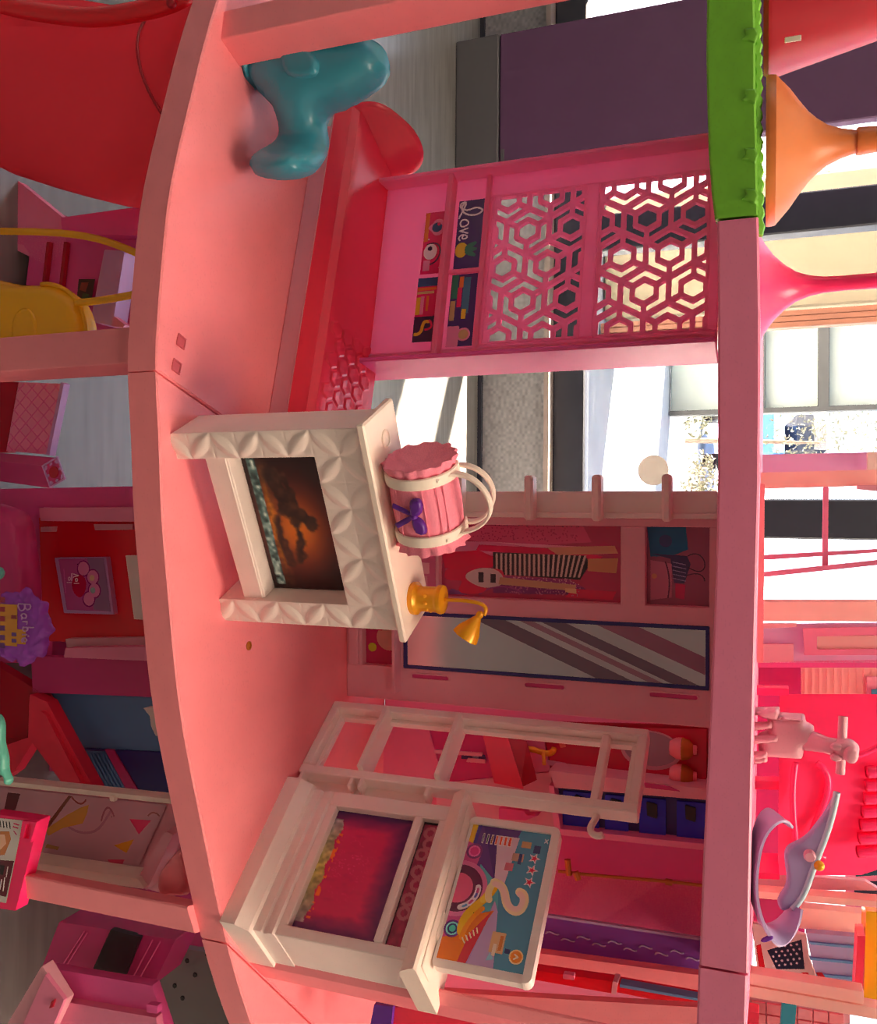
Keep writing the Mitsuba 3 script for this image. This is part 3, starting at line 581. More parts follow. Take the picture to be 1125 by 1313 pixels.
def flame(s, t):
    n = meshkit.fbm(np.c_[s * 26, t * 9 + 3 * s, 0 * s], 4, 9); e = np.clip(np.minimum.reduce([s / .16, (1 - s) / .18, (1 - t) / .34]), 0, 1); k = np.clip(e * 1.15 - .1 + .35 * (n - .5), 0, 1)[:, None]
    c = np.array([66, 16, 84]) * (1 - k) + k * np.array([204, 34, 92]); hl = (np.clip(1 - abs(n - .52) / .03, 0, 1) * np.clip(1 - abs(s - .46) / .34, 0, 1) * np.clip(1 - abs(t - .40) / .30, 0, 1))[:, None]
    c = c + hl * np.array([40, 60, 70]); cry = (t < .12 - .02 * np.sin(s * 30)) & (s > .07) & (s < .93); v = meshkit.noise(np.c_[s * 44, t * 22, 0 * s], 2)
    edge_c = np.clip(abs(s - .5) / .5, 0, 1)[:, None]; cc = (np.stack([150 + 90 * v, 140 + 80 * v, 60 + 60 * v], -1)) * (1 - edge_c) + edge_c * np.stack([110 + 90 * v, 100 + 80 * v, 120 + 80 * v], -1)
    c = np.where(cry[:, None], cc, c); em = ((t > .12) & (t < .17) & (abs(s - .55) < .35) & (v > .6)); return np.where(em[:, None], np.array([240, 120, 40]), c)
gridprint(cb, 'flame_print', CF, oa0, oa1, ob0, ob1, -.0195, flame, 120, 80, 'pink and purple print of flames over crystals')
part(cb, 'print_backing', fbox(CF, oa0, oa1, ob0, ob1, -.030, -.0198, .0003), 'deep_magenta')
def bar_print(s, t):
    n = meshkit.fbm(np.c_[s * 20, t * 5, 0 * s], 3, 4); c = np.stack([110 + 70 * n, 12 + 16 * n, 50 + 30 * n], -1)
    for k, u in enumerate((.10, .19, .28, .42, .52, .64, .74)):
        d = np.hypot((s - u) * 7.5, (t - .55 - .15 * math.sin(k * 2))); r = (abs(d - .30) < .10)[:, None]; c = np.where(r, np.array([176, 96, 110]), c)
    e = ((t < .06) | (t > .9) | (s < .03))[:, None]; return np.where(e, np.array([30, 10, 24]), c)
gridprint(cb, 'display_print', CF, oa0 - .001, oa1, sb0, sb1, -.0185, bar_print, 120, 24, 'dark red print strip with round shapes')
part(cb, 'print_backing', fbox(CF, oa0 - .001, oa1, sb0, sb1, -.030, -.0188, .0003), 'deep_magenta')
part(cb, 'cornice', profbar(CF, -.002, .1355, [(-.066, .1405), (-.0115, .1405), (-.006, .1425), (.0005, .1505), (.0015, .1535), (-.001, .1550), (-.066, .1550)]), 'cream', smooth=25, label='thick cream cornice')
part(cb, 'cornice_groove', fbox(CF, .004, .1295, .1550, .1562, -.030, -.0075, .0005), 'cream')
tv = thing('television', 'white framed toy screen with a colourful game picture, standing on top of the media cabinet', 'television')
ta0, ta1, tb0, tb1, tcz = .0080, .1228, .1564, .2272, -.018
g = rrect(ta0, ta1, tb0, tb1, .005)
scr = sbox(.0138, .1165, .1595, .2210)
part(tv, 'frame', cat([fpoly(CF, g.difference(scr), tcz - .010, tcz), fpoly(CF, g.buffer(-.0005), tcz - .010, tcz - .0024)]), 'white', smooth=20)
for a_ in (.03, .085): part(tv, 'foot', fbox(CF, a_, a_ + .02, .1550, .1575, -.032, -.016, .0008), 'cream')
S0, S1, S2, S3 = .0138, .1165, .1595, .2210
# screen picture: placed from the photograph's rows (s along the screen, t up the screen)
def q(s, t): return (S0 + s * (S1 - S0), S2 + t * (S3 - S2))
def Q(pts): return Polygon([q(s, t) for s, t in pts])
def qc(s, t, r): return disc(*q(s, t), r)
it = [(Q([(0, 0), (1, 0), (1, 1), (0, 1)]), (72, 140, 170))]
it += [(Q([(0, .0), (0, .62), (.42, .46), (.42, .0)]), (90, 40, 120)), (Q([(0, .14), (0, .34), (.40, .52), (.44, .46)]), (70, 26, 110)), (Q([(.06, .34), (.06, .62), (.44, .56), (.42, .44)]), (226, 196, 210)),
       (Q([(.30, .22), (.44, .50), (.62, .56), (.66, .22)]), (90, 170, 180)), (Q([(.55, .50), (.62, .56), (1, .66), (1, .34)]), (196, 160, 204)), (Q([(.64, .34), (.98, .20), (1, .36), (.66, .48)]), (180, 140, 200)),
       (Q([(0, .0), (0, .07), (.16, .06), (.16, 0)]), (240, 190, 30)), (Q([(0, .07), (0, .12), (.18, .10), (.16, .06)]), (60, 40, 130)),
       (Q([(.86, 0), (1, 0), (1, .33), (.70, .46), (.62, .52), (.66, .34)]), (236, 120, 20)), (Q([(.80, .30), (.62, .50), (1, .34), (1, .24)]), (214, 40, 60))]
it += [(Q([(.14, 0), (.16, .14), (.22, .20), (.40, .16), (.56, .22), (.76, .20), (.82, .12), (.86, .0)]), (206, 70, 140)),
       (qc(.50, .03, .0215).intersection(Q([(0, 0), (1, 0), (1, 1), (0, 1)])), (226, 120, 170)), (qc(.50, .03, .0180).intersection(Q([(0, 0), (1, 0), (1, 1), (0, 1)])), (96, 20, 66)), (qc(.50, .02, .0115).intersection(Q([(0, 0), (1, 0), (1, 1), (0, 1)])), (240, 96, 140)),
       (qc(.21, .105, .0062), (130, 40, 110)), (qc(.21, .105, .0046), (250, 120, 190)), (qc(.21, .105, .0033), (226, 50, 140)),
       (qc(.79, .09, .0062), (96, 30, 120)), (qc(.79, .09, .0048), (130, 210, 210)), (qc(.79, .09, .0036), (40, 50, 110)), (qc(.79, .09, .0024), (70, 200, 180)), (qc(.80, .18, .0022), (50, 70, 140)), (qc(.80, .18, .0011), (110, 200, 200))]
arc = [q(.50, .03)]
it += [(stroke([(q(.50, .03)[0] + .0148 * math.cos(a), q(.50, .03)[1] + .0148 * math.sin(a)) for a in np.linspace(.35, 1.75, 10)], .0042), (240, 220, 226))]
it += [(stroke([(q(.50, .03)[0] + .0148 * math.cos(a), q(.50, .03)[1] + .0148 * math.sin(a)) for a in np.linspace(b, b + .16, 4)], .0018), c) for b, c in ((.5, (90, 150, 200)), (.85, (200, 60, 130)), (1.25, (90, 90, 180)), (1.5, (200, 60, 130)))]
it += [(stroke([q(.80, .20), q(.68, .22), q(.56, .36), q(.44, .46)], .0060), (246, 190, 20)), (stroke([q(.84, .22), q(.72, .27), q(.62, .38)], .0035), (250, 150, 20)), (stroke([q(.56, .36), q(.50, .40)], .0045), (250, 210, 60))]
it += [(stroke([q(.80 + .02 * k, .30 - .035 * k + .0), q(.86 + .02 * k - .03, .33 - .03 * k)], .0010, False), (250, 224, 190)) for k in range(-2, 3)]
two = spline([q(.43, .42), q(.42, .50), q(.43, .56)], 10)
it += [(stroke([q(.42, .44), q(.54, .42), q(.55, .43)], .0050), (250, 226, 170)), (stroke([q(.42, .44), q(.50, .60), q(.58, .68), q(.60, .78), q(.52, .84), q(.46, .76)], .0062), (250, 226, 180)), (stroke([q(.43, .45), q(.50, .60), q(.57, .68), q(.585, .77), q(.53, .82), q(.475, .765)], .0042), (250, 214, 200))]
it += [(R_(q(.06, .16 + .055 * k)[0], q(.14, 0)[0], q(0, .16 + .055 * k)[1], q(0, .16 + .055 * k + (.024 + .003 * k))[1]), (236, 220, 214)) for k in range(7)]
it += [(R_(q(.068, .16 + .055 * k)[0], q(.132, 0)[0], q(0, .166 + .055 * k)[1], q(0, .16 + .055 * k + (.017 + .003 * k))[1]), c) for k, c in enumerate([(40, 90, 90), (60, 110, 80), (150, 90, 40), (230, 90, 40), (236, 80, 40), (236, 74, 40), (240, 70, 40)])]
def star(s, t, r): c = q(s, t); return Polygon([(c[0] + (r if k % 2 == 0 else r * .42) * math.sin(k * math.pi / 5), c[1] + (r if k % 2 == 0 else r * .42) * math.cos(k * math.pi / 5)) for k in range(10)])
for s in (.20, .29, .38): it += [(star(s, .85, .0048), (246, 224, 230)), (star(s, .85, .0030), (224, 20, 70))]
it += [(R_(*[q(.08, 0)[0], q(.13, 0)[0]], q(0, .66)[1], q(0, .78)[1]), (200, 160, 110)), (R_(q(.10, 0)[0], q(.16, 0)[0], q(0, .82)[1], q(0, .90)[1]), (46, 50, 110)), (R_(q(.18, 0)[0], q(.24, 0)[0], q(0, .58)[1], q(0, .72)[1]), (196, 150, 130)), (R_(q(.18, 0)[0], q(.26, 0)[0], q(0, .66)[1], q(0, .70)[1]), (46, 50, 110)), (R_(q(.26, 0)[0], q(.32, 0)[0], q(0, .52)[1], q(0, .62)[1]), (210, 110, 130)),
       (R_(q(.76, 0)[0], q(.90, 0)[0], q(0, .56)[1], q(0, .72)[1]), (226, 180, 130)), (R_(q(.78, 0)[0], q(.88, 0)[0], q(0, .66)[1], q(0, .70)[1]), (214, 120, 40)), (R_(q(.84, 0)[0], q(.92, 0)[0], q(0, .60)[1], q(0, .64)[1]), (240, 220, 200)), (R_(q(.86, 0)[0], q(.89, 0)[0], q(0, .74)[1], q(0, .80)[1]), (40, 44, 100)),
       (qc(.90, .88, .0050), (250, 214, 150)), (qc(.90, .88, .0040), (246, 140, 30)), (stroke([q(.885, .86), q(.90, .90), q(.915, .86)], .0011, False), (252, 226, 190)),
       (stroke([q(.04, .93), q(.07, .97)], .0008, False), (226, 224, 226)), (stroke([q(.07, .93), q(.04, .97)], .0008, False), (226, 224, 226)), (Q([(.90, .58), (.96, .55), (.94, .64)]), (150, 200, 220))]
decal(tv, 'screen', CF, it, tcz - .0020, 'game picture with a pink machine, a yellow figure 2 and three stars')

# ---- open white shelf unit (a stand with a hook), between cabinet and wardrobe
UF = Fr((.177, .722), (.221, .659), ZT); UW, UH = .0775, .282
un = thing('shelf_unit', 'tall open white shelf frame with a hook on its side, behind the media cabinet', 'shelf')
part(un, 'frame', cat([fbox(UF, -.002, .006, 0, UH, -.010, .004, .001), fbox(UF, UW - .007, UW + .001, 0, UH, -.010, .004, .001), fbox(UF, .006, UW - .007, 0, .008, -.010, .004, .001), fbox(UF, .006, UW - .007, UH - .008, UH, -.010, .004, .001)]), 'white', smooth=20)
part(un, 'inner_frame', cat([fbox(UF, .006, .0105, .008, UH - .008, -.010, -.004, .0006), fbox(UF, UW - .011, UW - .007, .008, UH - .008, -.010, -.004, .0006), fbox(UF, .0105, UW - .011, .008, .0125, -.010, -.004, .0006), fbox(UF, .0105, UW - .011, UH - .0125, UH - .008, -.010, -.004, .0006)]), 'white', smooth=20)
for b in (.0555, .1235): part(un, 'shelf', fbox(UF, .004, UW - .006, b - .0025, b + .0025, -.014, .010, .001), 'white')
part(un, 'cross_rail', fbox(UF, .006, UW - .006, .2455, .2520, -.010, .002, .001), 'white')
for b0, b1 in ((.003, .052), (.058, .119)):
    part(un, 'side_lip', cat([fbox(UF, UW, UW + .010, b0, b0 + .003, -.010, .004, .0008), fbox(UF, UW, UW + .010, b1 - .003, b1, -.010, .004, .0008), fbox(UF, UW, UW + .010, b0, b1, -.010, -.008, .0005)]), 'white')
part(un, 'side_rail', fbox(UF, UW + .001, UW + .0095, 0, .119, -.0115, -.009, .0005), 'white')
part(un, 'hook', tube(spline([UF.p(UW - .001, .2510, -.006), UF.p(UW + .009, .2490, -.006), UF.p(UW + .0150, .2490, -.006), UF.p(UW + .0180, .2530, -.006), UF.p(UW + .0165, .2580, -.006)], 24), .0026, 9), 'white', smooth=True)

# ---- back wall with wardrobe, mirror and hook rail
WF = Fr((-.02, .74), (.171, .747), ZT); WH = .333
part(H, 'wardrobe_wall', cat([fbox(WF, .024, .031, 0, WH, -.012, 0), fbox(WF, .096, .112, .058, WH, -.012, 0), fbox(WF, .110, .165, .0525, .0585, -.012, 0), fbox(WF, .163, .194, 0, WH, -.012, 0), fbox(WF, .031, .098, .255, .2755, -.012, 0), fbox(WF, .031, .165, 0, .016, -.012, 0), fbox(WF, .096, .1235, .016, .058, -.012, 0), fbox(WF, .031, .096, .0575, .0925, -.012, -.001), fbox(WF, .11, .165, .326, WH, -.012, 0), fbox(WF, .031, .098, .326, WH, -.012, 0), fbox(WF, .024, .194, 0, WH, -.018, -.012)]), 'rose', 'rose pink wall with wardrobe and mirror')
WB = H + '__wardrobe_wall'
part(WB, 'column', fbox(WF, .1225, .163, .0035, .0135, -.002, .004, .0008), 'rose')
part(WB, 'shelf', profbar(WF, .1225, .1845, [(-.010, .0515), (.014, .0525), (.014, .0550), (-.010, .0556)]), 'rose', smooth=20)
part(WB, 'divider', fbox(WF, .031, .0985, .0595, .0625, -.002, .006, .0006), 'rose')
for b0, b1 in ((.0665, .1020), (.1725, .2075), (.2790, .3175)):
    part(WB, 'slot_rim', fpoly(WF, rrect(.1668, .1730, b0 - .0012, b1 + .0012, .003).difference(rrect(.1680, .1718, b0, b1, .0018)), 0, .0012), 'rose')
    part(WB, 'slot', fpoly(WF, rrect(.1682, .1716, b0 + .0002, b1 - .0002, .0016), 0, .0003), 'deep_magenta', 'dark slot')
part(WB, 'mirror_frame', fpoly(WF, sbox(.1110, .0585, .1630, .3262).difference(sbox(.1142, .0620, .1600, .3235)), -.003, .0012), 'navy', 'dark blue mirror frame')
part(WB, 'mirror', fbox(WF, .1141, .1601, .0619, .3236, -.004, .0002, .0001), 'mirror_film', 'grey mirror sheet')
# printed streaks on the mirror sheet
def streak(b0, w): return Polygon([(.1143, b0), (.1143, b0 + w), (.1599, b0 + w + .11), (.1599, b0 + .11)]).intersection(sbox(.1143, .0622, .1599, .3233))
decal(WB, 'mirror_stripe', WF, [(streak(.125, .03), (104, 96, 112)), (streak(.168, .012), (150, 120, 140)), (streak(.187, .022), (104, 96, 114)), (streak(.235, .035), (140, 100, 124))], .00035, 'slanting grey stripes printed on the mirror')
# wardrobe print
ca0, ca1, cb0, cb1 = .031, .096, .0925, .255
it = [(R_(ca0, ca1, cb0, cb1), (176, 52, 92))]
def W(pts): return [(ca0 + s * (ca1 - ca0), cb0 + t * (cb1 - cb0)) for s, t in pts]
rs = np.random.default_rng(3)
it += [(Polygon(W([(.02, .10), (.02, .80), (.22, .84), (.30, .40), (.22, .16)])), (204, 78, 120))]
for k in range(120):
    s, t = rs.uniform(.03, .22), rs.uniform(.18, .78); it.append((disc(*W([(s, t)])[0], .0007, 2), (176, 40, 90)))
it += [(Polygon(W([(.24, .0), (.24, .34), (.33, .52), (.42, .34), (.48, .02)])), (214, 120, 160)), (Polygon(W([(.28, .22), (.31, .60), (.40, .90), (.46, .88), (.40, .5), (.36, .2)])), (208, 28, 84)), (Polygon(W([(.24, .30), (.27, .66), (.29, .92), (.32, .92), (.30, .5)])), (226, 150, 180)),
       (Polygon(W([(.30, .60), (.26, .96), (.36, .98), (.40, .66)])), (206, 150, 120))]
it += [(Polygon(W([(.40, .0), (.36, .22), (.50, .36), (.64, .24), (.62, .02)])), (208, 20, 70))]
it += [(Polygon(W([(.38, .30), (.40, .80), (.48, .84), (.72, .78), (.68, .30)])), (36, 26, 36))]
for k in range(19):
    t = .315 + k * .0262; tw = .0115; d = 0. if k < 11 else .010 * (k - 10); it.append((Polygon(W([(.395, t + d * .2), (.395, t + tw + d * .2), (.69, t + tw - d * .25), (.69, t - d * .25)])), (214, 194, 184)))
it += [(Polygon(W([(.44, .82), (.42, .98), (.62, .97), (.60, .82)])), (198, 140, 100))]
it += [(Polygon(W([(.70, .36), (.72, .72), (.82, .80), (.86, .42)])), (150, 50, 120)), (Polygon(W([(.80, .30), (.82, .80), (.92, .84), (.94, .30)])), (120, 40, 110)), (Polygon(W([(.84, .74), (.86, .97), (.97, .95), (.96, .70)])), (206, 30, 80))]
for k in range(90):
    s, t = rs.uniform(.80, .93), rs.uniform(.34, .78); it.append((R_(*[W([(s, t)])[0][0], W([(s, t)])[0][0] + .0012], W([(s, t)])[0][1], W([(s, t)])[0][1] + .0009), (190, 110, 150)))
for k in range(60):
    s, t = rs.uniform(.71, .80), rs.uniform(.40, .78); it.append((disc(*W([(s, t)])[0], .0006, 2), (220, 170, 180)))
it += [(Polygon(W([(.96, .02), (.90, .06), (.98, .16), (.98, .02)])), (120, 60, 130)), (stroke(W([(.97, .22), (.88, .28), (.86, .40), (.92, .46)]), .0014), (150, 60, 130))]
# guitar
it += [(Polygon(spline(W([(.62, .10), (.66, .02), (.76, .02), (.80, .12), (.90, .10), (.96, .20), (.88, .26), (.80, .24), (.78, .34), (.66, .36), (.60, .26), (.56, .18)]), 40, True)), (206, 30, 76)), (Polygon(spline(W([(.64, .18), (.72, .14), (.84, .20), (.86, .30), (.78, .36), (.66, .34), (.60, .26)]), 40, True)), (206, 190, 190)),
       (R_(*[W([(.66, 0)])[0][0], W([(.80, 0)])[0][0]], W([(0, .215)])[0][1], W([(0, .245)])[0][1]), (46, 36, 46)), (R_(*[W([(.68, 0)])[0][0], W([(.80, 0)])[0][0]], W([(0, .285)])[0][1], W([(0, .315)])[0][1]), (46, 36, 46)), (Polygon(W([(.72, .34), (.79, .76), (.87, .75), (.82, .33)])), (196, 156, 120)), (Polygon(W([(.84, .70), (.84, .76), (.91, .76), (.89, .70)])), (216, 186, 140))]
clip = R_(ca0, ca1, cb0, cb1); it = [(g.intersection(clip), c) for g, c in it]
decal(WB, 'clothes_print', WF, it, -.009, 'print of clothes on hangers, a striped dress and an electric guitar')
pa0, pa1, pb0, pb1 = .031, .098, .2755, .326
def P_(pts): return [(pa0 + s * (pa1 - pa0), pb0 + t * (pb1 - pb0)) for s, t in pts]
it = [(R_(pa0, pa1, pb0, pb1), (150, 74, 104)), (Polygon(P_([(.0, .0), (.0, .62), (.28, .66), (.36, .42), (.38, .06)])), (20, 92, 132)), (disc(*P_([(.18, .30)])[0], .0052), (60, 60, 110)), (Polygon(P_([(.34, .06), (.36, .64), (.46, .70), (.70, .60), (.70, .44), (.40, .38)])), (60, 44, 90)),
      (stroke(P_([(.36, .66), (.40, .90), (.48, .92), (.50, .66)]), .0009), (60, 30, 60)), (stroke(P_([(.60, .64), (.62, .90), (.66, .92)]), .0009), (60, 30, 60)), (Polygon(P_([(.42, .06), (.46, .40), (.88, .40), (.92, .06)])), (196, 110, 140)), (stroke(P_([(.44, .30), (.66, .36), (.88, .34)]), .0012), (100, 30, 70)), (disc(*P_([(.62, .12)])[0], .0022), (210, 150, 110)), (Polygon(P_([(.70, .46), (.72, .62), (.90, .60), (.88, .46)])), (190, 30, 90))]
it += [(stroke(P_([(.44 + .05 * k, .42), (.47 + .05 * k, .62)]), .0008, False), (150, 130, 170)) for k in range(5)]
decal(WB, 'bags_print', WF, it, -.009, 'print of a blue bag and a pink handbag')
decal(WB, 'plush_print', WF, [(R_(.1235, .163, .016, .0525), (176, 30, 80)), (ell(.138, .040, .012, .013), (206, 160, 140)), (disc(.128, .031, .0038), (190, 40, 70)), (disc(.126, .024, .0028), (40, 30, 60)), (disc(.1478, .0225, .0042), (176, 186, 30)), (disc(.1235 + .002, .046, .0016), (230, 180, 190)), (stroke([(.130, .049), (.134, .051)], .002, False), (226, 150, 170))], -.009, 'print of a plush toy and a green ball')
decal(WB, 'box_print', WF, [(R_(.052, .098, .0640, .0900), (190, 90, 130)), (R_(.066, .076, .0655, .076), (70, 60, 110)), (R_(.078, .090, .066, .082), (206, 140, 160)), (R_(.066, .076, .077, .084), (220, 170, 180))], .0002, 'print of stacked boxes')
# white hook rail on the left edge of the wardrobe
hr = thing('hook_rail', 'white upright rail with flat pegs along the left edge of the wardrobe', 'rail')
HF = Fr((-.02, .738), (.171, .745), ZT)
part(hr, 'board', fbox(HF, .0018, .0240, .10, WH - .001, -.010, 0, .001), 'white')
part(hr, 'bead', fbox(HF, .0195, .0242, .10, WH - .001, 0, .003, .0008), 'white')
for b in (.1180, .1815, .2385, .2945):
    pg = part(hr, 'peg', fbox(HF, -.012, .026, b - .0040, b + .0036, .003, .019, .0020), 'white')
    part(pg, 'stem', fbox(HF, .004, .018, b - .0035, b + .0015, -.001, .006, .001), 'white')

# ---- right wing behind the shelf unit: pink wall, red print, blue lockers, shower
BY2 = .835
bw = part(H, 'bath_wall', cat([wbox(.17, .66, BY2, BY2 + .01, ZT, .736)]), 'pink', 'pink wall of the right wing')
part(bw, 'panel', fq([(470, 925), (548, 930), (568, 1000), (470, 1000)], .832, .006), 'pink')
part(bw, 'cubby', fq([(546, 925), (618, 925), (640, 1003), (569, 1003)], .834, .002), 'deep_magenta')
part(bw, 'cubby_shelf', fq([(557, 962), (618, 966), (618, 970), (557, 966)], .83, .012), 'rose')
part(bw, 'cubby_shelf', fq([(600, 972), (622, 974), (622, 979), (598, 977)], .83, .012), 'rose')
decal(bw, 'cubby_print', front(.8315), [(Polygon(front(.8315).pxs([(592, 966), (622, 968), (624, 975), (592, 973)])), (60, 40, 100)), (Polygon(front(.8315).pxs([(606, 967), (614, 968), (614, 974), (606, 973)])), (120, 130, 150))], 0, 'small purple print')
rb = part(H, 'red_shelf', loft([[at(619, 941, .80), at(619, 941, .83), at(650, 941, .83), at(650, 941, .80)], [at(634, 1004, .76), at(634, 1004, .80), at(672, 1012, .80), at(672, 1012, .76)]]), 'coral_red', 'red slanting shelf', smooth=20)
part(rb, 'front_board', loft([[at(651, 944, .815), at(651, 944, .835), at(676, 950, .835), at(676, 950, .815)], [at(668, 1010, .785), at(668, 1010, .81), at(689, 1000, .81), at(689, 1000, .785)]]), 'dark_red', smooth=20)
part(bw, 'strip', fq([(676, 930), (694, 932), (706, 988), (690, 990)], .831, .004), 'pink')
rp_ = part(bw, 'red_print_board', fq([(692, 925), (908, 930), (908, 1012), (707, 988)], .833, .003), 'dark_red')
f8 = front(.8285)
def F8(pts): return Polygon(f8.pxs(pts))
it = [(F8([(694, 930), (906, 935), (906, 1006), (708, 986)]), (190, 16, 54)), (F8([(700, 974), (726, 978), (727, 984), (703, 981)]), (206, 140, 170)), (F8([(716, 951), (724, 950), (726, 958), (719, 959)]), (220, 110, 90))]
c0 = f8.px(835, 962); it += [(ell(c0[0], c0[1], .018, .0275, 0), (198, 150, 160)), (ell(c0[0] - .001, c0[1], .0155, .0245, 0), (150, 124, 134))]
decal(bw, 'mirror_print', f8, it, 0, 'red print with a grey oval mirror')
for y in (960, 994):
    o = at(876, y, .823); part(bw, 'bulb', lathe([(0, -.012), (.006, -.0115), (.0095, -.006), (.0098, 0), (.008, .005), (.0045, .0085), (.004, .012), (0, .012)], o, (0, 0, 1), 20), 'salmon', 'round lamp bulb', smooth=40)
    part(bw, 'bulb_cap', lathe([(.0100, -.001), (.0102, 0), (.0085, .0055), (.005, .009), (0, .0095)], o + [0, -.001, 0], (0, 0, 1), 20), 'dull_gold', smooth=40)
fa = part(bw, 'faucet', tube(spline([at(674, 962, .815), at(690, 963, .812), at(704, 966, .812), at(711, 960, .81)], 20), .0028, 8), 'gold', 'golden faucet', smooth=True)
part(fa, 'lever', tube([at(697, 964, .812), at(698, 980, .80)], .0018, 7), 'gold')
part(bw, 'ledge', fq([(704, 988), (908, 1012), (908, 1026), (712, 1010)], .80, .036), 'rose')
part(bw, 'ledge_slot', fq([(826, 1004), (860, 1009), (872, 1015), (828, 1010)], .7985, .003), 'deep_magenta')
part(bw, 'lower_panel', fq([(560, 1005), (706, 990), (716, 1068), (690, 1075), (560, 1060)], .832, .004), 'rose')
pt = part(bw, 'pump_bottle', fq([(640, 1036), (672, 1040), (676, 1046), (690, 1046), (674, 1052), (640, 1050)], .80, .012), 'magenta', 'magenta pump bottle shape')
bl = part(H, 'locker_unit', fq([(709, 1008), (910, 1026), (910, 1087), (716, 1067)], .815, .02), 'navy', 'deep blue lockers')
part(bl, 'rim', fq([(704, 1007), (710, 1008), (719, 1063), (910, 1083), (910, 1091), (712, 1070)], .80, .03), 'pink_light', 'pale pink rim')
for x0, x1 in ((722, 768), (776, 806), (820, 854), (868, 905)):
    s = (1026 - 1008) / 201.; d = part(bl, 'locker_door', fq([(x0, 1013 + (x0 - 709) * s), (x1, 1013 + (x1 - 709) * s), (x1, 1062 + (x1 - 716) * .1), (x0, 1062 + (x0 - 716) * .1)], .812, .004, .001), 'blue')
    part(d, 'vent', fq([((x0 + x1) / 2 - 8, 1018 + (x0 - 709) * s), ((x0 + x1) / 2 + 6, 1019 + (x1 - 709) * s), ((x0 + x1) / 2 + 6, 1037 + (x1 - 709) * s), ((x0 + x1) / 2 - 7, 1036 + (x0 - 709) * s)], .8095, .003, .001), 'black_plastic')
sh = part(H, 'shower_wall', fq([(690, 1066), (915, 1088), (915, 1260), (690, 1235)], .835, .01), 'deep_magenta', 'dark magenta shower wall')
part(sh, 'upper_band', fq([(716, 1069), (910, 1089), (910, 1130), (716, 1118)], .833, .004), 'magenta')
part(sh, 'shower_pipe', tube(spline([at(716, 1117, .82), at(760, 1122, .82), at(830, 1128, .82), at(905, 1136, .82)], 20), .0016, 8), 'dull_gold', 'golden shower pipe', smooth=True)
part(sh, 'shower_tap', cat([tube([at(728, 1102, .818), at(730, 1122, .818)], .003, 8), tube([at(738, 1118, .816), at(742, 1128, .816)], .0032, 8)]), 'dull_gold')
part(sh, 'pipe_clip', lathe([(0, -.003), (.003, -.003), (.003, .003), (0, .003)], at(858, 1131, .819), (0, 0, 1), 12), 'dull_gold')
VD = thing('shower_screen', 'violet see-through shower screen with scrolled lines at the right of the toy house', 'screen')
vq = [(695, 1174), (905, 1206), (905, 1252), (690, 1222)]; f9 = front(.80)
scene[VD] = mikit.ply(fq(vq, .80, .002), 'violet_clear')
part(VD, 'top_edge', fq([(700, 1173), (905, 1204), (905, 1207), (700, 1176)], .7985, .004), 'lavender')
for k in range(10):
    x = 700 + k * 20.; y = 1197 + k * 3.0 + (6 if k % 2 else 0); part(VD, 'scroll', tube(spline([at(x, y, .7985), at(x + 6, y - 2, .7985), at(x + 12, y + 1, .7985), at(x + 17, y + 1, .7985)], 10), .0008, 5), 'lavender', smooth=True)
ps = part(H, 'peach_wall', fq([(690, 1222), (908, 1252), (908, 1288), (685, 1248)], .78, .01), 'salmon', 'peach wall strip')
part(H, 'red_rail', fq([(684, 1244), (788, 1259), (786, 1274), (684, 1256)], .74, .012, .001), 'red', 'red rail')
part(H, 'red_rail', fq([(793, 1261), (908, 1282), (908, 1296), (790, 1272)], .74, .012, .001), 'red', 'red rail')
part(H, 'rail_clip', fq([(786, 1258), (793, 1260), (790, 1276), (784, 1274)], .738, .014, .001), 'rose'); part(H, 'rail_clip', fq([(722, 1249), (736, 1251), (737, 1257), (722, 1255)], .736, .006, .001), 'pink')
part(H, 'grey_strip', fq([(795, 1262), (905, 1282), (905, 1285), (795, 1266)], .739, .01), 'slate')
part(H, 'corner_panel', fq([(500, 1268), (900, 1292), (900, 1330), (500, 1330)], .70, .008), 'salmon')
part(H, 'side_print', fq([(486, 1290), (640, 1300), (640, 1330), (480, 1330)], .66, .01), 'coral_red', 'red printed panel at the lower right')
part(H, 'purple_edge', fq([(480, 1288), (504, 1291), (500, 1330), (472, 1330)], .655, .012), 'purple')

# ================================================================== the lower storey, seen under the front edge of the floor
sl = thing('slide', 'large red plastic curved slide at the left, below the house floor', 'slide')
SY = .59
SROW = [(-118, 160, -40), (-60, 188, -30), (0, 207, 3), (40, 218, 12), (90, 230, 20), (150, 238, 20), (200, 238, 6), (250, 232, -20)]
R = []; SC = []
for x, yr, yl in SROW:
    a, b = at(x, yr, SY), at(x, yl - 60, SY); w = .5 * (a[0] - b[0]); cx = .5 * (a[0] + b[0]); SC.append((a[2], cx, w))
    R.append([np.array([cx + (w - dw) * math.cos(t), SY + .07 - (w - dw) * .75 * math.sin(t), a[2]]) for t, dw in [(t, 0) for t in np.linspace(0, math.pi, 30)] + [(t, .003) for t in np.linspace(math.pi, 0, 30)]])
part(sl, 'chute', loft(R), 'red_thin', smooth=50)
def on_slide(x, y, lift=.004):
    Y = SY
    for _ in range(12):
        q = at(x, y, Y); z_, c_, w_ = np.array(SC).T; cx, w = np.interp(q[2], z_, c_), np.interp(q[2], z_, w_); k = np.clip((q[0] - cx) / w, -1, 1); Y = SY + .07 - (w + lift - .0035) * .75 * math.sqrt(max(1 - k * k, 0))
    return at(x, y, Y)
lipc = spline([at(-118, -30, .575), at(-30, -6, .575), at(0, 5, .575), at(60, 17, .575), at(120, 22, .575), at(180, 14, .575), at(222, 2, .575), at(250, -14, .575)], 40)
part(sl, 'rolled_lip', tube(lipc, .0075, 12), 'red', smooth=True)
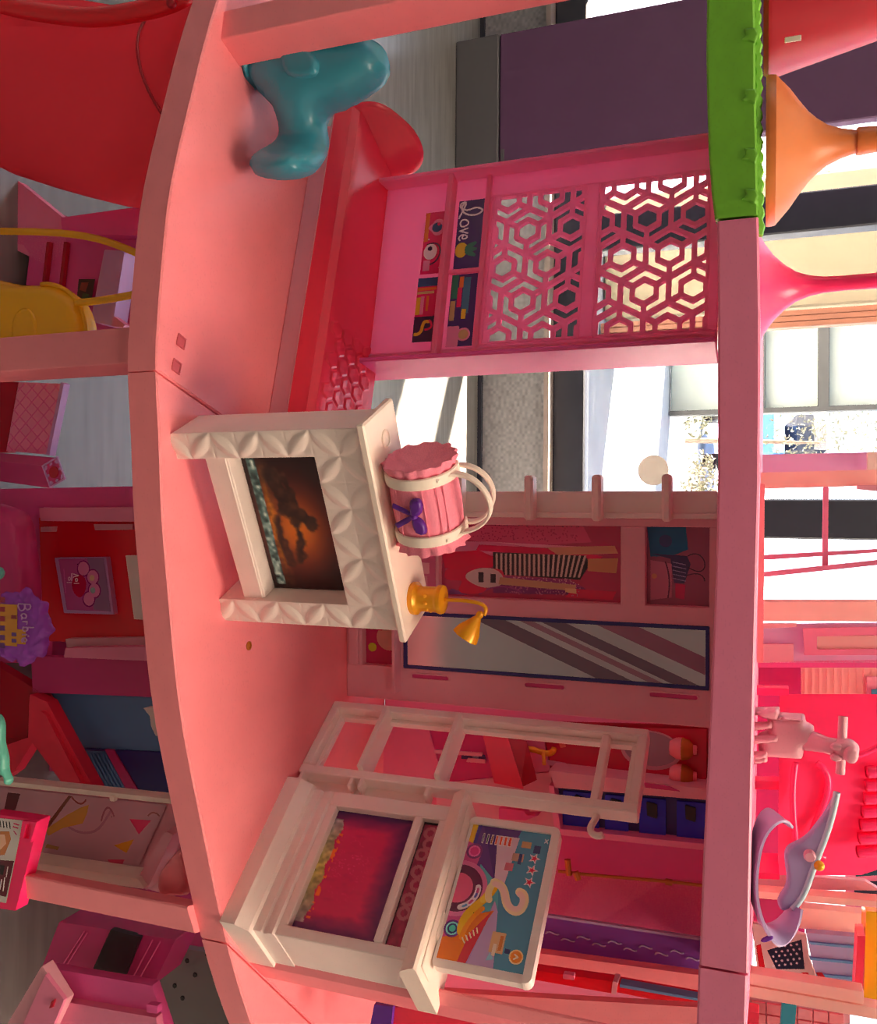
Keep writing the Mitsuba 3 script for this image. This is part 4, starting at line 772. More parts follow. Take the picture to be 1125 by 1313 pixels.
part(sl, 'seam', tube(spline([on_slide(x, y) for x, y in [(222, 4), (190, 22), (178, 45), (177, 70), (184, 100), (197, 128), (212, 152), (224, 170)]], 50), .0014, 7), 'dark_red', smooth=True, label='darker curved seam')
part(sl, 'tie', trimesh.creation.icosphere(2, .004).apply_translation(at(220, 4, .568)), 'dark_red', smooth=True)

pl = thing('pink_ramp_panel', 'pink ramp board at the lower left beside the red slide', 'panel')
scene[pl] = mikit.ply(fq([(-20, 196), (0, 213), (82, 280), (86, 320), (60, 340), (-20, 300)], .74, .012), 'pink_light')
lw = part(H, 'lower_wall', fq([(78, 279), (192, 263), (192, 302), (80, 300)], .72, .015), 'magenta', 'magenta lower wall')
_f = front(.74); part(H, 'lower_wall', fpoly(_f, Polygon(_f.pxs([(-10, 296), (200, 296), (200, 440), (-10, 440)])).difference(Polygon(_f.pxs([(-30, 304), (30, 314), (38, 326), (33, 368), (-30, 362)]))), -.012, 0), 'magenta')
for x in (60, 82): part(lw, 'rib', fq([(x, 310), (x + 4, 310), (x - 4, 380), (x - 8, 380)], .734, .005), 'dark_red')
_a, _b = at(-10, 300, .752), at(40, 372, .752)
part(lw, 'cubby_box', cat([wbox(_a[0] - .01, _b[0] + .01, .86, .868, 0, _b[2] + .02), wbox(_a[0] - .018, _a[0] - .01, .752, .868, 0, _b[2] + .02), wbox(_b[0] + .01, _b[0] + .018, .752, .868, 0, _b[2] + .02), wbox(_a[0] - .018, _b[0] + .018, .752, .868, _b[2] + .02, _b[2] + .028)]), 'dark_red')
part(lw, 'light_bracket', fq([(134, 320), (160, 322), (144, 418), (116, 412)], .70, .02, .002), 'lilac', 'lilac bracket')
decal(lw, 'small_print', front(.733), [(Polygon(front(.733).pxs([(101, 358), (122, 358), (116, 392), (98, 388)])), (70, 40, 30)), (Polygon(front(.733).pxs([(104, 362), (114, 362), (110, 374), (102, 372)])), (140, 60, 40)), (Polygon(front(.733).pxs([(106, 376), (114, 377), (112, 386), (104, 384)])), (60, 80, 30))], 0, 'small dark print')
part(lw, 'tile', fq([(144, 404), (160, 416), (158, 420), (142, 418)], .70, .01), 'pink')
sw = thing('swing_chair', 'yellow plastic swing seat with a thin hoop at the lower left', 'swing')
part(sw, 'hoop', tube(spline([at(-15, 296, .62), at(40, 297, .62), at(80, 299, .62), at(120, 305, .62), at(155, 316, .62), at(190, 332, .62)], 30), .0032, 9), 'yellow', smooth=True)
part(sw, 'arm', tube(spline([at(98, 388, .60), at(130, 385, .60), at(160, 380, .60), at(190, 374, .60)], 16), .0032, 9), 'yellow', smooth=True)
f6 = front(.61); g = Polygon(spline(f6.pxs([(-20, 362), (20, 364), (66, 367), (92, 374), (108, 390), (116, 412), (118, 440), (70, 452), (-20, 455)]), 60, True))
part(sw, 'seat', f6.put(pillow(g, .03, .012, h=.003)), 'yellow', smooth=True)
part(sw, 'seat_rim', tube([f6.p(x, y, .006) for x, y in spline(f6.pxs([(60, 367), (92, 375), (107, 391), (115, 412), (117, 436)]), 24)], .0022, 7), 'yellow', smooth=True)
part(sw, 'seat_dent', f6.put(pillow(ell(*f6.px(48, 425), .018, .015), .004, .003, h=.0025), .0145), 'yellow', smooth=True)

tp = thing('tile_panel', 'pink board with a diamond line pattern behind the lower left post', 'panel')
f7 = front(.66); tpts = [(24, 490), (81, 492), (62, 583), (8, 578)]
scene[tp] = mikit.ply(fq(tpts, .66, .006), 'pink_light'); gt = Polygon(f7.pxs(tpts)); x0, y0, x1, y1 = gt.bounds
for k in range(-8, 14):
    for sgn in (1, -1):
        Lx = LineString([(x0 + k * .0135, y0 - .02), (x0 + k * .0135 + sgn * .10, y0 + .09)]).intersection(gt.buffer(-.001))
        if Lx.length > .006: part(tp, 'line', tube([f7.p(*Lx.coords[0], .0), f7.p(*Lx.coords[-1], .0)], .0006, 5), 'magenta')
part(tp, 'edge', fq([(78, 490), (82, 492), (63, 584), (59, 583)], .659, .008), 'lilac')
dk = part(H, 'lower_wall', fq([(-10, 488), (26, 490), (10, 580), (-10, 580)], .68, .01), 'dark_red')
sp_ = thing('square_post', 'magenta square post with a patterned end, pointing right above the lower red door', 'post')
E0 = [at(55, 597, .60), at(74, 587, .60), at(85, 614, .60), at(65, 626, .60)]; d_ = (at(-40, 590, .66) - at(55, 600, .60))
part(sp_, 'bar', loft([E0, [e + d_ * 1.3 + np.array([0, 0, 0]) for e in E0]]), 'deep_magenta', smooth=10)
pc = sum(E0) / 4; EFr = Fr3(E0[3], E0[2] - E0[3], E0[0] - E0[3]); ew, eh = np.linalg.norm(E0[2] - E0[3]), np.linalg.norm(E0[0] - E0[3])
n_out = EFr.n if EFr.n[1] < 0 else -EFr.n; sg = 1 if EFr.n[1] < 0 else -1
part(sp_, 'end_frame', EFr.put(extr(sbox(0, 0, ew, eh).difference(sbox(.0012, .0012, ew - .0012, eh - .0012)), .0012), 0 if sg > 0 else -.0012), 'lilac')
part(sp_, 'end_disc', EFr.put(extr(disc(ew / 2, eh / 2, ew * .27), .001), 0 if sg > 0 else -.001), 'dark_red')
for i in range(3):
    for s_, t_ in ((.18 + .32 * i, .14), (.18 + .32 * i, .86), (.13, .2 + .3 * i), (.87, .2 + .3 * i)): part(sp_, 'end_leaf', EFr.put(extr(ell(s_ * ew, t_ * eh, .0016, .0008, 30), .001), 0 if sg > 0 else -.001), 'lilac')
# red door with its picture
part(H, 'lower_beam', fq([(-5, 627), (200, 623), (200, 656), (-5, 648)], .68, .02), 'magenta', 'magenta beam')
part(H, 'lower_beam', fq([(50, 651), (200, 650), (200, 669), (52, 668)], .665, .012, .001), 'pink')
dr_ = part(H, 'red_door', fq([(50, 664), (200, 660), (200, 826), (56, 822)], .70, .008), 'red', 'red lower door')
part(dr_, 'latch', cat([fq([(52, 676), (68, 675), (67, 682), (52, 682)], .694, .006), fq([(120, 672), (170, 672), (170, 679), (122, 680)], .694, .006)]), 'rose')
part(dr_, 'picture', fq([(70, 715), (136, 714), (146, 788), (82, 786)], .694, .006, .001), 'lilac', 'glossy lilac picture frame')
f10 = front(.6932); 
def F10(pts): return Polygon(f10.pxs(pts))
def D10(x, y, r): return disc(*f10.px(x, y), r)
it = [(F10([(75, 717), (133, 716), (142, 784), (86, 782)]), (196, 90, 160)), (F10([(112, 716), (133, 716), (142, 784), (120, 782)]), (150, 110, 150))]
paw = [(107, 729, .0068), (119, 740, .0068), (121, 757, .0068), (114, 768, .0066)]
it += [(D10(x, y, r + .0014), (150, 30, 120)) for x, y, r in paw] + [(D10(x, y, r), (230, 140, 190)) for x, y, r in paw] + [(D10(119, 757, .003), (160, 190, 190)), (D10(118, 741, .003), (230, 200, 160))]
it += [(Polygon(spline(f10.pxs([(94, 742), (104, 737), (110, 745), (109, 758), (103, 766), (95, 760)]), 30, True)), (190, 20, 70))]
it += [(stroke([f10.px(92, 736), f10.px(92, 744)], .002, False), (240, 200, 230)), (stroke([tuple(f10.px(82, 730)), tuple(f10.px(84, 760))], .0015, False), (220, 110, 190))]
for i, (x, y) in enumerate([(98, 737), (100, 742), (99, 746)]):   # the letters A D O running down the print
    c = f10.px(x, y)
it += [(stroke([f10.px(94, 736), f10.px(101, 738), f10.px(94, 740)], .0009, False), (250, 230, 240)), (D10(98, 743.5, .0020), (250, 230, 240)), (D10(98, 743.5, .0009), (190, 20, 70)), (stroke([f10.px(95, 748), f10.px(101, 748)], .0009, False), (250, 230, 240)), (D10(89, 742, .0020), (240, 210, 235)), (D10(89, 742, .0009), (196, 90, 160)), (stroke([f10.px(86, 747), f10.px(92, 747)], .0009, False), (240, 210, 235))]
decal(dr_, 'paw_print', f10, it, 0, 'picture of a paw with lettering')
part(dr_, 'white_picture', fq([(161, 712), (200, 712), (210, 796), (172, 794)], .694, .006), 'white', 'white picture frame')
part(H, 'lower_beam', fq([(84, 819), (200, 817), (200, 830), (86, 832)], .69, .01, .001), 'rose'); part(H, 'lower_beam', fq([(84, 831), (205, 829), (205, 848), (82, 843)], .675, .015, .001), 'pink')
part(H, 'lower_wall', fq([(40, 842), (205, 846), (205, 894), (42, 888)], .70, .012), 'deep_magenta')
part(H, 'lower_wall', fq([(-10, 640), (56, 640), (56, 850), (-10, 850)], .72, .012), 'magenta')
dch = thing('lower_chair', 'dark magenta rounded chair back at the left edge, below the square post', 'chair')
f11 = front(.64); scene[dch] = mikit.ply(f11.put(pillow(Polygon(spline(f11.pxs([(-30, 645), (10, 648), (30, 660), (38, 690), (44, 740), (40, 790), (-30, 800)]), 60, True)), .03, .01, h=.0035)), 'deep_magenta', smooth=True)
obj('green_knob', trimesh.creation.icosphere(2, .006).apply_translation(at(-3, 735, .60)), 'mint', 'small green knob at the left edge beside the purple badge', 'knob', smooth=True)

# purple ruffled badge with gold castle and lettering
pb = thing('purple_badge', 'purple ruffled round badge with a yellow castle and script lettering at the left edge', 'badge')
f12 = front(.56); ctr = f12.px(28, 804)
blob = Polygon([(ctr[0] + r * math.cos(t), ctr[1] + r * math.sin(t)) for t, r in [(t, .0305 + .0022 * math.sin(9 * t) + .0012 * math.sin(17 * t + 1)) for t in np.linspace(0, 2 * math.pi, 120, endpoint=False)]])
mesh = pillow(blob, .013, .008, h=.0017)
def ripple(V): V = V.copy(); d = np.hypot(*(V[:, :2] - ctr).T); a = np.arctan2(*(V[:, :2] - ctr).T); V[:, 2] += np.where(V[:, 2] > 0, .0013 * np.sin(a * 14 + 3 * np.sin(d * 500)) * np.clip((d - .014) / .012, 0, 1), 0); return V
mesh.vertices = ripple(np.array(mesh.vertices)); part(pb, 'ruffle', f12.put(mesh), 'violet', smooth=60)
cas = []
def B12(x, y, w, h): a, b = f12.px(x, y); return sbox(a - w / 2, b - h / 2, a + w / 2, b + h / 2)
cas += [(B12(18, 800, .034, .022), (206, 140, 50)), (B12(36, 815, .012, .010), (206, 140, 50)), (B12(0, 800, .030, .012), (206, 140, 50))]
for y in (768, 780, 792, 804, 816, 826):
    cas += [(B12(12, y, .0042, .006), (150, 40, 60) if y < 796 else (90, 40, 110)), (B12(0, y, .0042, .006), (110, 30, 70))]
for y in (812, 820): cas.append((B12(27, y, .003, .005), (90, 50, 130)))
cas += [(B12(27, 790, .003, .006), (140, 50, 60))]
decal(pb, 'castle_print', f12, [(g.intersection(blob.buffer(-.003)), c) for g, c in cas], .0073, 'yellow castle print')
def scr_(pts): return [tuple(f12.px(x, y)) for x, y in pts]
base = lambda u: 32.5 + 6.5 * math.sin(math.pi * min(max((u - 770) / 64., 0), 1))
GL = {'B': [[(0, 0), (1, 14.5)], [(1, 14.5), (5, 15), (7.5, 12), (5, 8.5), (.6, 8)], [(.6, 8), (6, 7.5), (8.6, 4), (6, .5), (0, 0)]], 'a': [[(6.2, 4.8), (3.5, 6.5), (.5, 3.2), (2.5, .2), (5.5, 2)], [(6.2, 6.3), (6, 1), (7.6, .3)]], 'r': [[(.3, 6.2), (.5, 0)], [(.5, 3.6), (2, 6), (4.6, 5.4)]], 'b': [[(.6, 14), (.3, 0)], [(.3, .6), (3, -.2), (5.4, 2.8), (3.4, 6), (.4, 4.4)]], 'i': [[(.6, 6), (.6, 0)]], 'e': [[(.6, 3), (5, 3.8), (3.6, 6.3), (1, 5), (.5, 2), (2.6, 0), (6, 1.4)]]}
nm = []; cur = 773.
for ch, adv in (('B', 12), ('a', 10), ('r', 7.5), ('b', 9), ('i', 4.5), ('e', 8)):
    for st in GL[ch]: nm.append([(base(cur) + v, cur + u) for u, v in st])
    cur += adv
for st in nm: part(pb, 'letter', tube([f12.p(a, b, .0078) for a, b in (spline(scr_(st), 5 * len(st)) if len(st) > 3 else np.array(scr_(st)))], .0006, 5), 'lilac', smooth=True)
part(pb, 'letter', trimesh.creation.icosphere(1, .0008).apply_translation(f12.p(*f12.px(46, 814), .0078)), 'lilac')

part(H, 'lower_back', wbox(.0, .30, .79, .80, 0, ZB), 'magenta', 'magenta back wall of the lower storey')
part(H, 'lower_back', wbox(.30, .78, .93, .94, 0, ZB), 'deep_magenta'); part(H, 'side_wall', wbox(.60, .61, .64, .835, ZT, .735), 'pink')
# slate blue lockers, red beams, tray
part(H, 'lower_wall', fq([(-10, 850), (48, 885), (60, 900), (10, 990), (-10, 990)], .70, .012), 'dark_red')
lk = part(H, 'slate_panel', fq([(44, 887), (215, 896), (228, 1030), (120, 1020)], .73, .012), 'slate', 'slate blue lower panels')
part(lk, 'seam', fq([(84, 958), (205, 964), (205, 967), (84, 961)], .7285, .003), 'navy')
part(lk, 'window', fq([(134, 961), (220, 966), (226, 1030), (168, 1020)], .7275, .005), 'navy', 'dark blue pane')
part(lk, 'window_edge', fq([(134, 961), (146, 962), (182, 1022), (166, 1020)], .726, .006), 'deep_magenta')
for k in range(9): part(lk, 'slat', fq([(98 + k * 5, 966 + 0 * k), (100.5 + k * 5, 966), (126 + k * 5, 1012), (123.5 + k * 5, 1012)], .7285, .003), 'slate')
part(lk, 'white_catch', fq([(184, 908), (192, 918), (194, 932), (200, 944), (212, 930), (206, 905)], .70, .01), 'white')
bm = part(H, 'red_beam', fq([(38, 890), (60, 900), (122, 1014), (84, 1010), (36, 945)], .69, .014, .001), 'coral_red', 'red slanting beam'); part(bm, 'ridge', fq([(52, 912), (58, 916), (108, 1012), (101, 1011)], .685, .006), 'coral_red')
part(H, 'red_beam', fq([(46, 942), (56, 930), (18, 990), (4, 1000), (-5, 960)], .69, .014, .001), 'coral_red')
tl = thing('mint_limb', 'mint green toy limb reaching in at the left edge', 'toy'); f13 = front(.54)
scene[tl] = mikit.ply(f13.put(pillow(Polygon(spline(f13.pxs([(-12, 912), (0, 917), (5, 930), (5, 950), (10, 975), (11, 990), (15, 1000), (12, 1007), (8, 1004), (7, 996), (2, 994), (-12, 996)]), 70, True)), .009, .004, h=.0014)), 'mint', smooth=True)
ty = thing('party_tray', 'cream edged tray with a party banner print, lower left behind the post', 'tray')
f14 = front(.60); base = [(10, 1004), (215, 1028), (205, 1062), (178, 1130), (35, 1106), (14, 1080)]
part(ty, 'board', fq([(-10, 1002), (228, 1030), (222, 1150), (190, 1140), (-10, 1100)], .604, .006), 'rose')
part(ty, 'top_edge', fq([(-10, 1000), (222, 1025), (222, 1031), (-10, 1006)], .59, .014, .001), 'cream'); part(ty, 'bottom_edge', fq([(30, 1104), (176, 1126), (186, 1140), (30, 1118)], .58, .02, .001), 'cream')
part(ty, 'corner_edge', fq([(176, 1127), (212, 1066), (222, 1070), (188, 1142)], .585, .018, .001), 'rose'); part(ty, 'clip', fq([(140, 1020), (146, 1021), (146, 1028), (141, 1027)], .588, .004), 'cream')
f15 = front(.6025)
def F15(p): return Polygon(f15.pxs(p))
it = [(F15([(-8, 1008), (214, 1032), (172, 1124), (32, 1104), (-8, 1080)]), (196, 150, 164))]
it += [(F15([(88, 1020), (92, 1021), (52, 1076), (40, 1094), (38, 1086)]), (110, 50, 30)), (stroke([f15.px(*v) for v in [(88, 1060), (110, 1068), (124, 1064), (136, 1050), (142, 1040)]], .0022), (176, 120, 140)), (F15([(104, 1035), (114, 1032), (112, 1042), (106, 1056), (80, 1062), (62, 1072), (58, 1064), (84, 1046)]), (206, 150, 60)), (F15([(166, 1050), (194, 1052), (178, 1070)]), (226, 60, 110)), (F15([(146, 1084), (172, 1076), (162, 1094)]), (226, 160, 40)), (F15([(138, 1102), (160, 1102), (156, 1110), (142, 1110)]), (220, 70, 110)), (F15([(48, 1082), (56, 1080), (54, 1092), (46, 1092)]), (206, 150, 40)), (F15([(10, 1016), (26, 1018), (20, 1038), (4, 1044)]), (90, 30, 40)), (stroke([f15.px(*v) for v in [(92, 1022), (106, 1030), (110, 1026)]], .0016), (150, 60, 60)), (stroke([f15.px(*v) for v in [(130, 1052), (140, 1036), (146, 1046)]], .0018), (160, 90, 110)), (stroke([f15.px(*v) for v in [(44, 1096), (70, 1100), (84, 1104)]], .0016), (170, 70, 100)), (F15([(60, 1082), (76, 1086), (74, 1090), (58, 1087)]), (176, 130, 60)), (stroke([f15.px(*v) for v in [(190, 1046), (198, 1042), (204, 1046)]], .0014), (160, 90, 90))]
decal(ty, 'banner_print', f15, it, 0, 'print of banners and yellow ribbon')
obj('white_cushion', front(.575).put(pillow(Polygon(spline(front(.575).pxs([(206, 1128), (222, 1098), (236, 1086), (246, 1120), (242, 1146), (226, 1148), (210, 1146)]), 50, True)), .014, .006, h=.002)), 'salmon', 'pale rounded cushion in the right corner of the party tray', 'cushion', smooth=True)
bk = thing('pink_magazine_case', 'hot pink case holding a small magazine cover at the lower left edge', 'case')
part(bk, 'case', fq([(-12, 1043), (50, 1052), (20, 1168), (-12, 1163)], .535, .012, .001), 'hot_pink')
part(bk, 'handle', fpoly(front(.533), Polygon(front(.533).pxs([(30, 1052), (48, 1054), (40, 1080), (26, 1078)])).difference(Polygon(front(.533).pxs([(35, 1056), (43, 1057), (38, 1075), (31, 1074)]))), -.003, .001), 'hot_pink')
f16 = front(.5345)
def F16(p): return Polygon(f16.pxs(p))
it = [(F16([(-10, 1048), (30, 1052), (8, 1158), (-10, 1155)]), (214, 206, 200)), (F16([(-10, 1066), (12, 1066), (14, 1076), (6, 1096), (-10, 1098)]), (206, 130, 80)), (F16([(-6, 1070), (6, 1070), (8, 1082), (0, 1090), (-8, 1086)]), (240, 190, 160)), (F16([(-10, 1102), (18, 1104), (8, 1150), (-10, 1146)]), (90, 24, 40)), (F16([(-4, 1108), (6, 1110), (4, 1122), (-6, 1120)]), (30, 16, 22))]
it += [(stroke([f16.px(x0, y0), f16.px(x1, y1)], .0011, False), c) for x0, y0, x1, y1, c in ((12, 1054, 13, 1062, (40, 30, 36)), (8, 1054, 9, 1061, (40, 30, 36)), (4, 1053, 5, 1061, (40, 30, 36)), (0, 1053, 1, 1060, (40, 30, 36)), (18, 1056, 24, 1058, (206, 30, 90)), (17, 1060, 23, 1062, (206, 30, 90)), (18, 1066, 21, 1070, (200, 60, 110)), (10, 1112, 8, 1124, (230, 210, 214)), (6, 1126, 4, 1142, (240, 230, 232)), (2, 1128, 0, 1140, (240, 230, 232)))]
decal(bk, 'cover_print', f16, it, 0, 'magazine cover print')
# bottom left: magenta cabinet, open pink box, grey board
mc = thing('magenta_cabinet', 'magenta toy cabinet with a black window, beneath the lower right post', 'cabinet')
part(mc, 'body', fq([(76, 1182), (225, 1205), (196, 1264), (54, 1240)], .66, .04, .001), 'deep_magenta')
part(mc, 'window', fq([(142, 1192), (180, 1202), (156, 1260), (115, 1252)], .656, .006), 'black_plastic', 'black window')
for (x, y, x2, y2) in ((108, 1194, 80, 1238), (112, 1196, 84, 1240), (196, 1205, 168, 1258), (206, 1207, 176, 1260)): part(mc, 'line', tube([at(x, y, .6585), at(x2, y2, .6585)], .0007, 5), 'magenta')
bx = thing('open_pink_box', 'open pink plastic box at the bottom left corner', 'box')
part(bx, 'back_wall', fq([(56, 1240), (195, 1264), (215, 1325), (82, 1290)], .62, .01), 'magenta'); part(bx, 'inner_floor', fq([(80, 1284), (200, 1305), (205, 1340), (60, 1340)], .612, .008), 'pink')
part(bx, 'side_wall', fq([(54, 1238), (82, 1284), (60, 1330), (10, 1330), (4, 1322)], .60, .012, .001), 'rose'); part(bx, 'side_inner', fq([(58, 1250), (82, 1282), (64, 1325), (24, 1325)], .597, .004), 'pink')
part(bx, 'slot', fq([(66, 1284), (70, 1282), (67, 1292), (63, 1293)], .595, .003), 'dark_red'); part(bx, 'clip', fq([(188, 1288), (202, 1290), (202, 1300), (188, 1298)], .609, .006, .001), 'magenta')
gb = thing('grey_board', 'grey board with small dark holes beneath the house floor at the bottom', 'board')
scene[gb] = mikit.ply(fq([(216, 1214), (275, 1222), (345, 1340), (210, 1340), (194, 1270)], .70, .008), 'vinyl')
for x, y in ((240, 1232), (250, 1250), (224, 1264), (234, 1280), (266, 1224)): part(gb, 'hole', lathe([(0, -.0004), (.0022, -.0004), (.0022, .0004), (0, .0004)], at(x, y, .6995), (0, 1, 0), 12), 'black_plastic')

# ================================================================== things on the upper floor
UZ = .7655
tubx = at(975, -25, .58)
tb = thing('red_tub', 'dark red plastic tub standing on the green lawn at the top left', 'tub')
part(tb, 'bowl', lathe([(0, 0), (.040, 0), (.0425, .003), (.0425, .006), (.028, .078), (.026, .079), (.0, .07)], (tubx[0] + .006, .60, UZ), n=40), 'dark_red', smooth=30)
part(tb, 'tag', fbox(front(.556), at(1005, 48, .556)[0], at(1005, 55, .556)[0], UZ + .012, UZ + .021, -.001, 0, .0003), 'white')
os_ = thing('orange_stool', 'orange stool foot with flared base standing on the green lawn', 'stool')
ox = at(980, 196, .575)[0]
prof = [(0, 0), (.0432, 0), (.0436, .002), (.0430, .0055), (.0395, .0085), (.0340, .0135), (.0270, .0185), (.0205, .0235), (.0158, .0285), (.0115, .0345), (.0085, .042), (.0066, .0495), (.0066, .051)]
part(os_, 'flared_base', lathe(prof + [(0, .0505)], (ox, .576, UZ + .002), n=48), 'orange', smooth=35)
part(os_, 'collar', lathe([(0, .0505), (.0078, .0505), (.0080, .052), (.0072, .061), (.0080, .0625), (.0080, .064), (0, .064)], (ox, .576, UZ + .002), n=32), 'orange')
part(os_, 'column', lathe([(.0060, .064), (.0056, .10), (.0054, .16)], (ox, .576, UZ + .002), n=24), 'orange')
ps_ = thing('pink_stool', 'hot pink pedestal stool foot standing right of the green lawn', 'stool')
pxx = at(985, 370, .575)[0]
part(ps_, 'pedestal', lathe([(0, 0), (.0330, 0), (.0330, .0015), (.0265, .005), (.0200, .0095), (.0135, .016), (.0090, .0225), (.0062, .030), (.0048, .038), (.0044, .05), (.0048, .09), (.0052, .15), (0, .15)], (pxx, .576, UZ - .003), n=44), 'hot_pink', smooth=40)
# pink balcony frames right of the middle
uf = thing('balcony_frame', 'pink and peach balcony frame with thin bars standing on the upper floor', 'frame')
part(uf, 'clear_plate', fq([(978, 583), (1112, 580), (1112, 604), (978, 606)], .70, .006), 'lilac_thin', 'dull pink plate')
part(uf, 'peach_post', fq([(974, 606), (1130, 602), (1130, 622), (974, 626)], .66, .012, .001), 'peach_thin'); part(uf, 'end_plate', fq([(1113, 580), (1130, 579), (1130, 604), (1113, 604)], .69, .008), 'cream')
part(uf, 'foot_strip', fq([(974, 620), (981, 620), (979, 850), (971, 850)], .60, .012, .001), 'salmon')
part(uf, 'cross_bar', fq([(1056, 624), (1063, 624), (1062, 728), (1055, 727)], .655, .006, .001), 'pink'); part(uf, 'thin_bar', fq([(978, 712), (1130, 704), (1130, 708), (978, 718)], .655, .006, .001), 'pink'); part(uf, 'thin_bar', fq([(978, 734), (1130, 718), (1130, 724), (978, 740)], .65, .006, .001), 'pink'); part(uf, 'top_bar', fq([(1100, 622), (1130, 622), (1130, 630), (1100, 627)], .655, .006), 'rose')
up = thing('peach_post', 'peach upright post on the upper floor, just left of the lilac panel', 'post')
part(up, 'post', fq([(978, 772), (1130, 772), (1130, 797), (978, 796)], .72, .02, .001), 'peach_thin')
lp_ = thing('lilac_panel', 'lilac panel with a pink window frame on the upper floor', 'panel')
part(lp_, 'sheet', fq([(974, 802), (1130, 800), (1130, 850), (974, 850)], .74, .01), 'lilac_thin'); part(lp_, 'left_frame', fq([(974, 800), (1022, 800), (1022, 804), (974, 806)], .735, .006), 'rose')
part(lp_, 'window_frame', fpoly(front(.735), Polygon(front(.735).pxs([(1030, 806), (1135, 804), (1135, 840), (1032, 840)])).difference(Polygon(front(.735).pxs([(1048, 816), (1135, 814), (1135, 832), (1048, 833)]))), -.004, 0), 'pink'); part(lp_, 'window_pane', fq([(1048, 816), (1130, 815), (1130, 832), (1048, 833)], .737, .003), 'peach_thin'); part(lp_, 'base_board', fq([(974, 826), (1018, 826), (1018, 848), (974, 850)], .736, .004), 'rose')
ubw = part(H, 'upper_wall', fq([(962, 848), (1140, 846), (1140, 856), (962, 856)], .74, .02), 'magenta', 'magenta upper wall')
part(H, 'upper_wall', fq([(962, 855), (1032, 855), (1032, 1200), (958, 1200)], .80, .012), 'deep_magenta')
uw_ = part(H, 'upper_wall', fq([(1085, 1020), (1140, 1020), (1140, 1165), (1085, 1165)], .84, .01), 'pink')
decal(uw_, 'striped_print', front(.8395), [(Polygon(front(.8395).pxs(q_)), c_) for q_, c_ in (([(1100, 1040), (1130, 1038), (1130, 1060), (1100, 1062)], (150, 30, 70)), ([(1112, 1062), (1130, 1062), (1130, 1072), (1112, 1074)], (220, 130, 60)), ([(1112, 1076), (1130, 1076), (1130, 1086), (1112, 1088)], (226, 190, 70)), ([(1098, 1112), (1130, 1110), (1130, 1122), (1098, 1124)], (30, 70, 86)), ([(1096, 1130), (1130, 1130), (1130, 1146), (1096, 1146)], (40, 36, 60)))], .0, 'small striped print')
rbd = thing('ribbed_board', 'peach ribbed board on the upper floor behind the pink slide', 'board')
part(rbd, 'board', fq([(1028, 853), (1140, 853), (1140, 900), (1028, 900)], .785, .008), 'peach_thin')
for k in range(11): part(rbd, 'rib', fq([(1032 + 9.5 * k, 856), (1035.5 + 9.5 * k, 856), (1035.5 + 9.5 * k, 898), (1032 + 9.5 * k, 898)], .783, .003), 'peach_thin')
part(rbd, 'picture', fq([(1112, 868), (1140, 868), (1140, 902), (1112, 902)], .78, .004), 'rose'); part(rbd, 'picture_inset', fq([(1118, 884), (1140, 884), (1140, 899), (1118, 899)], .778, .003), 'teal')
us = thing('pink_canopy', 'large bright pink plastic canopy sheet with raised lines on the upper floor', 'canopy')
R = []
for k, t in enumerate(np.linspace(0, 1, 24)):
    y = 890 + 232 * t; x0 = 1000 - 2 * t; d = .70 - .030 * math.sin(math.pi * min(t * 1.1, 1)); xt = 1185 if t < .80 else 1185 - 80 * ((t - .80) / .2) ** 2
    R.append([at(x0, y, d), at(xt, y, d + .02), at(xt, y, d + .024), at(x0, y, d + .004)])
part(us, 'sheet', loft(R), 'slide_pink', smooth=40)
part(us, 'raised_line', tube(spline([at(1022, 1120, .684), at(1019, 1060, .671), at(1019, 990, .668), at(1021, 978, .668)], 20), .0022, 8), 'hot_pink', smooth=True)
part(us, 'raised_line', tube(spline([at(1058, 1100, .690), at(1060, 1020, .675), at(1056, 985, .672), at(1048, 978, .672)], 20), .0026, 8), 'hot_pink', smooth=True)
part(us, 'raised_line', tube(spline([at(1076, 974, .672), at(1096, 970, .674), at(1130, 955, .676)], 14), .002, 8), 'hot_pink', smooth=True)
for k in range(7): y = 990 + 17 * k; part(us, 'flute', tube([at(1112 - 2 * k, y, .679 + .002 * k), at(1150, y - 2, .685 + .002 * k)], .0045, 8), 'hot_pink', smooth=True)
for y0, y1 in ((882, 891), (1001, 1012)): part(us, 'leg', fq([(962, y0), (1012, y0 + 1), (1012, y1 + 1), (962, y1)], .68, .012, .001), 'hot_pink')
part(us, 'base', fq([(962, 1118), (1000, 1120), (1000, 1128), (962, 1126)], .68, .04, .001), 'hot_pink')
# rocking horse
hs = thing('rocking_horse', 'small dusty pink toy horse with side handles on the upper floor edge', 'toy horse'); hY = .60; fh = front(hY)
def fhp(pts): return Polygon(fh.pxs(pts))
part(hs, 'body', fh.put(pillow(fhp([(984, 912), (1032, 915), (1034, 925), (1044, 930), (1046, 955), (1032, 957), (1030, 972), (974, 970), (972, 940), (984, 936)]).buffer(-.0012).buffer(.0012), .022, .006, h=.0017)), 'rose', smooth=60)
for y0, x1 in ((904, 1000), (920, 990), (937, 997), (957, 984), (966, 984)):
    part(hs, 'leg', fh.put(pillow(fhp([(964, y0 + 1), (x1, y0), (x1 + 1, y0 + 9), (966, y0 + 12), (962, y0 + 6)]).buffer(-.0008).buffer(.0008), .010, .003, h=.0012), .004 if y0 in (904, 966) else .011), 'rose', smooth=60)
part(hs, 'neck', tube([fh.p(*fh.px(1036, 947), .004), fh.p(*fh.px(1058, 950), .010), fh.p(*fh.px(1072, 952), .014)], [.0068, .0050, .0056], 12), 'rose', smooth=True)
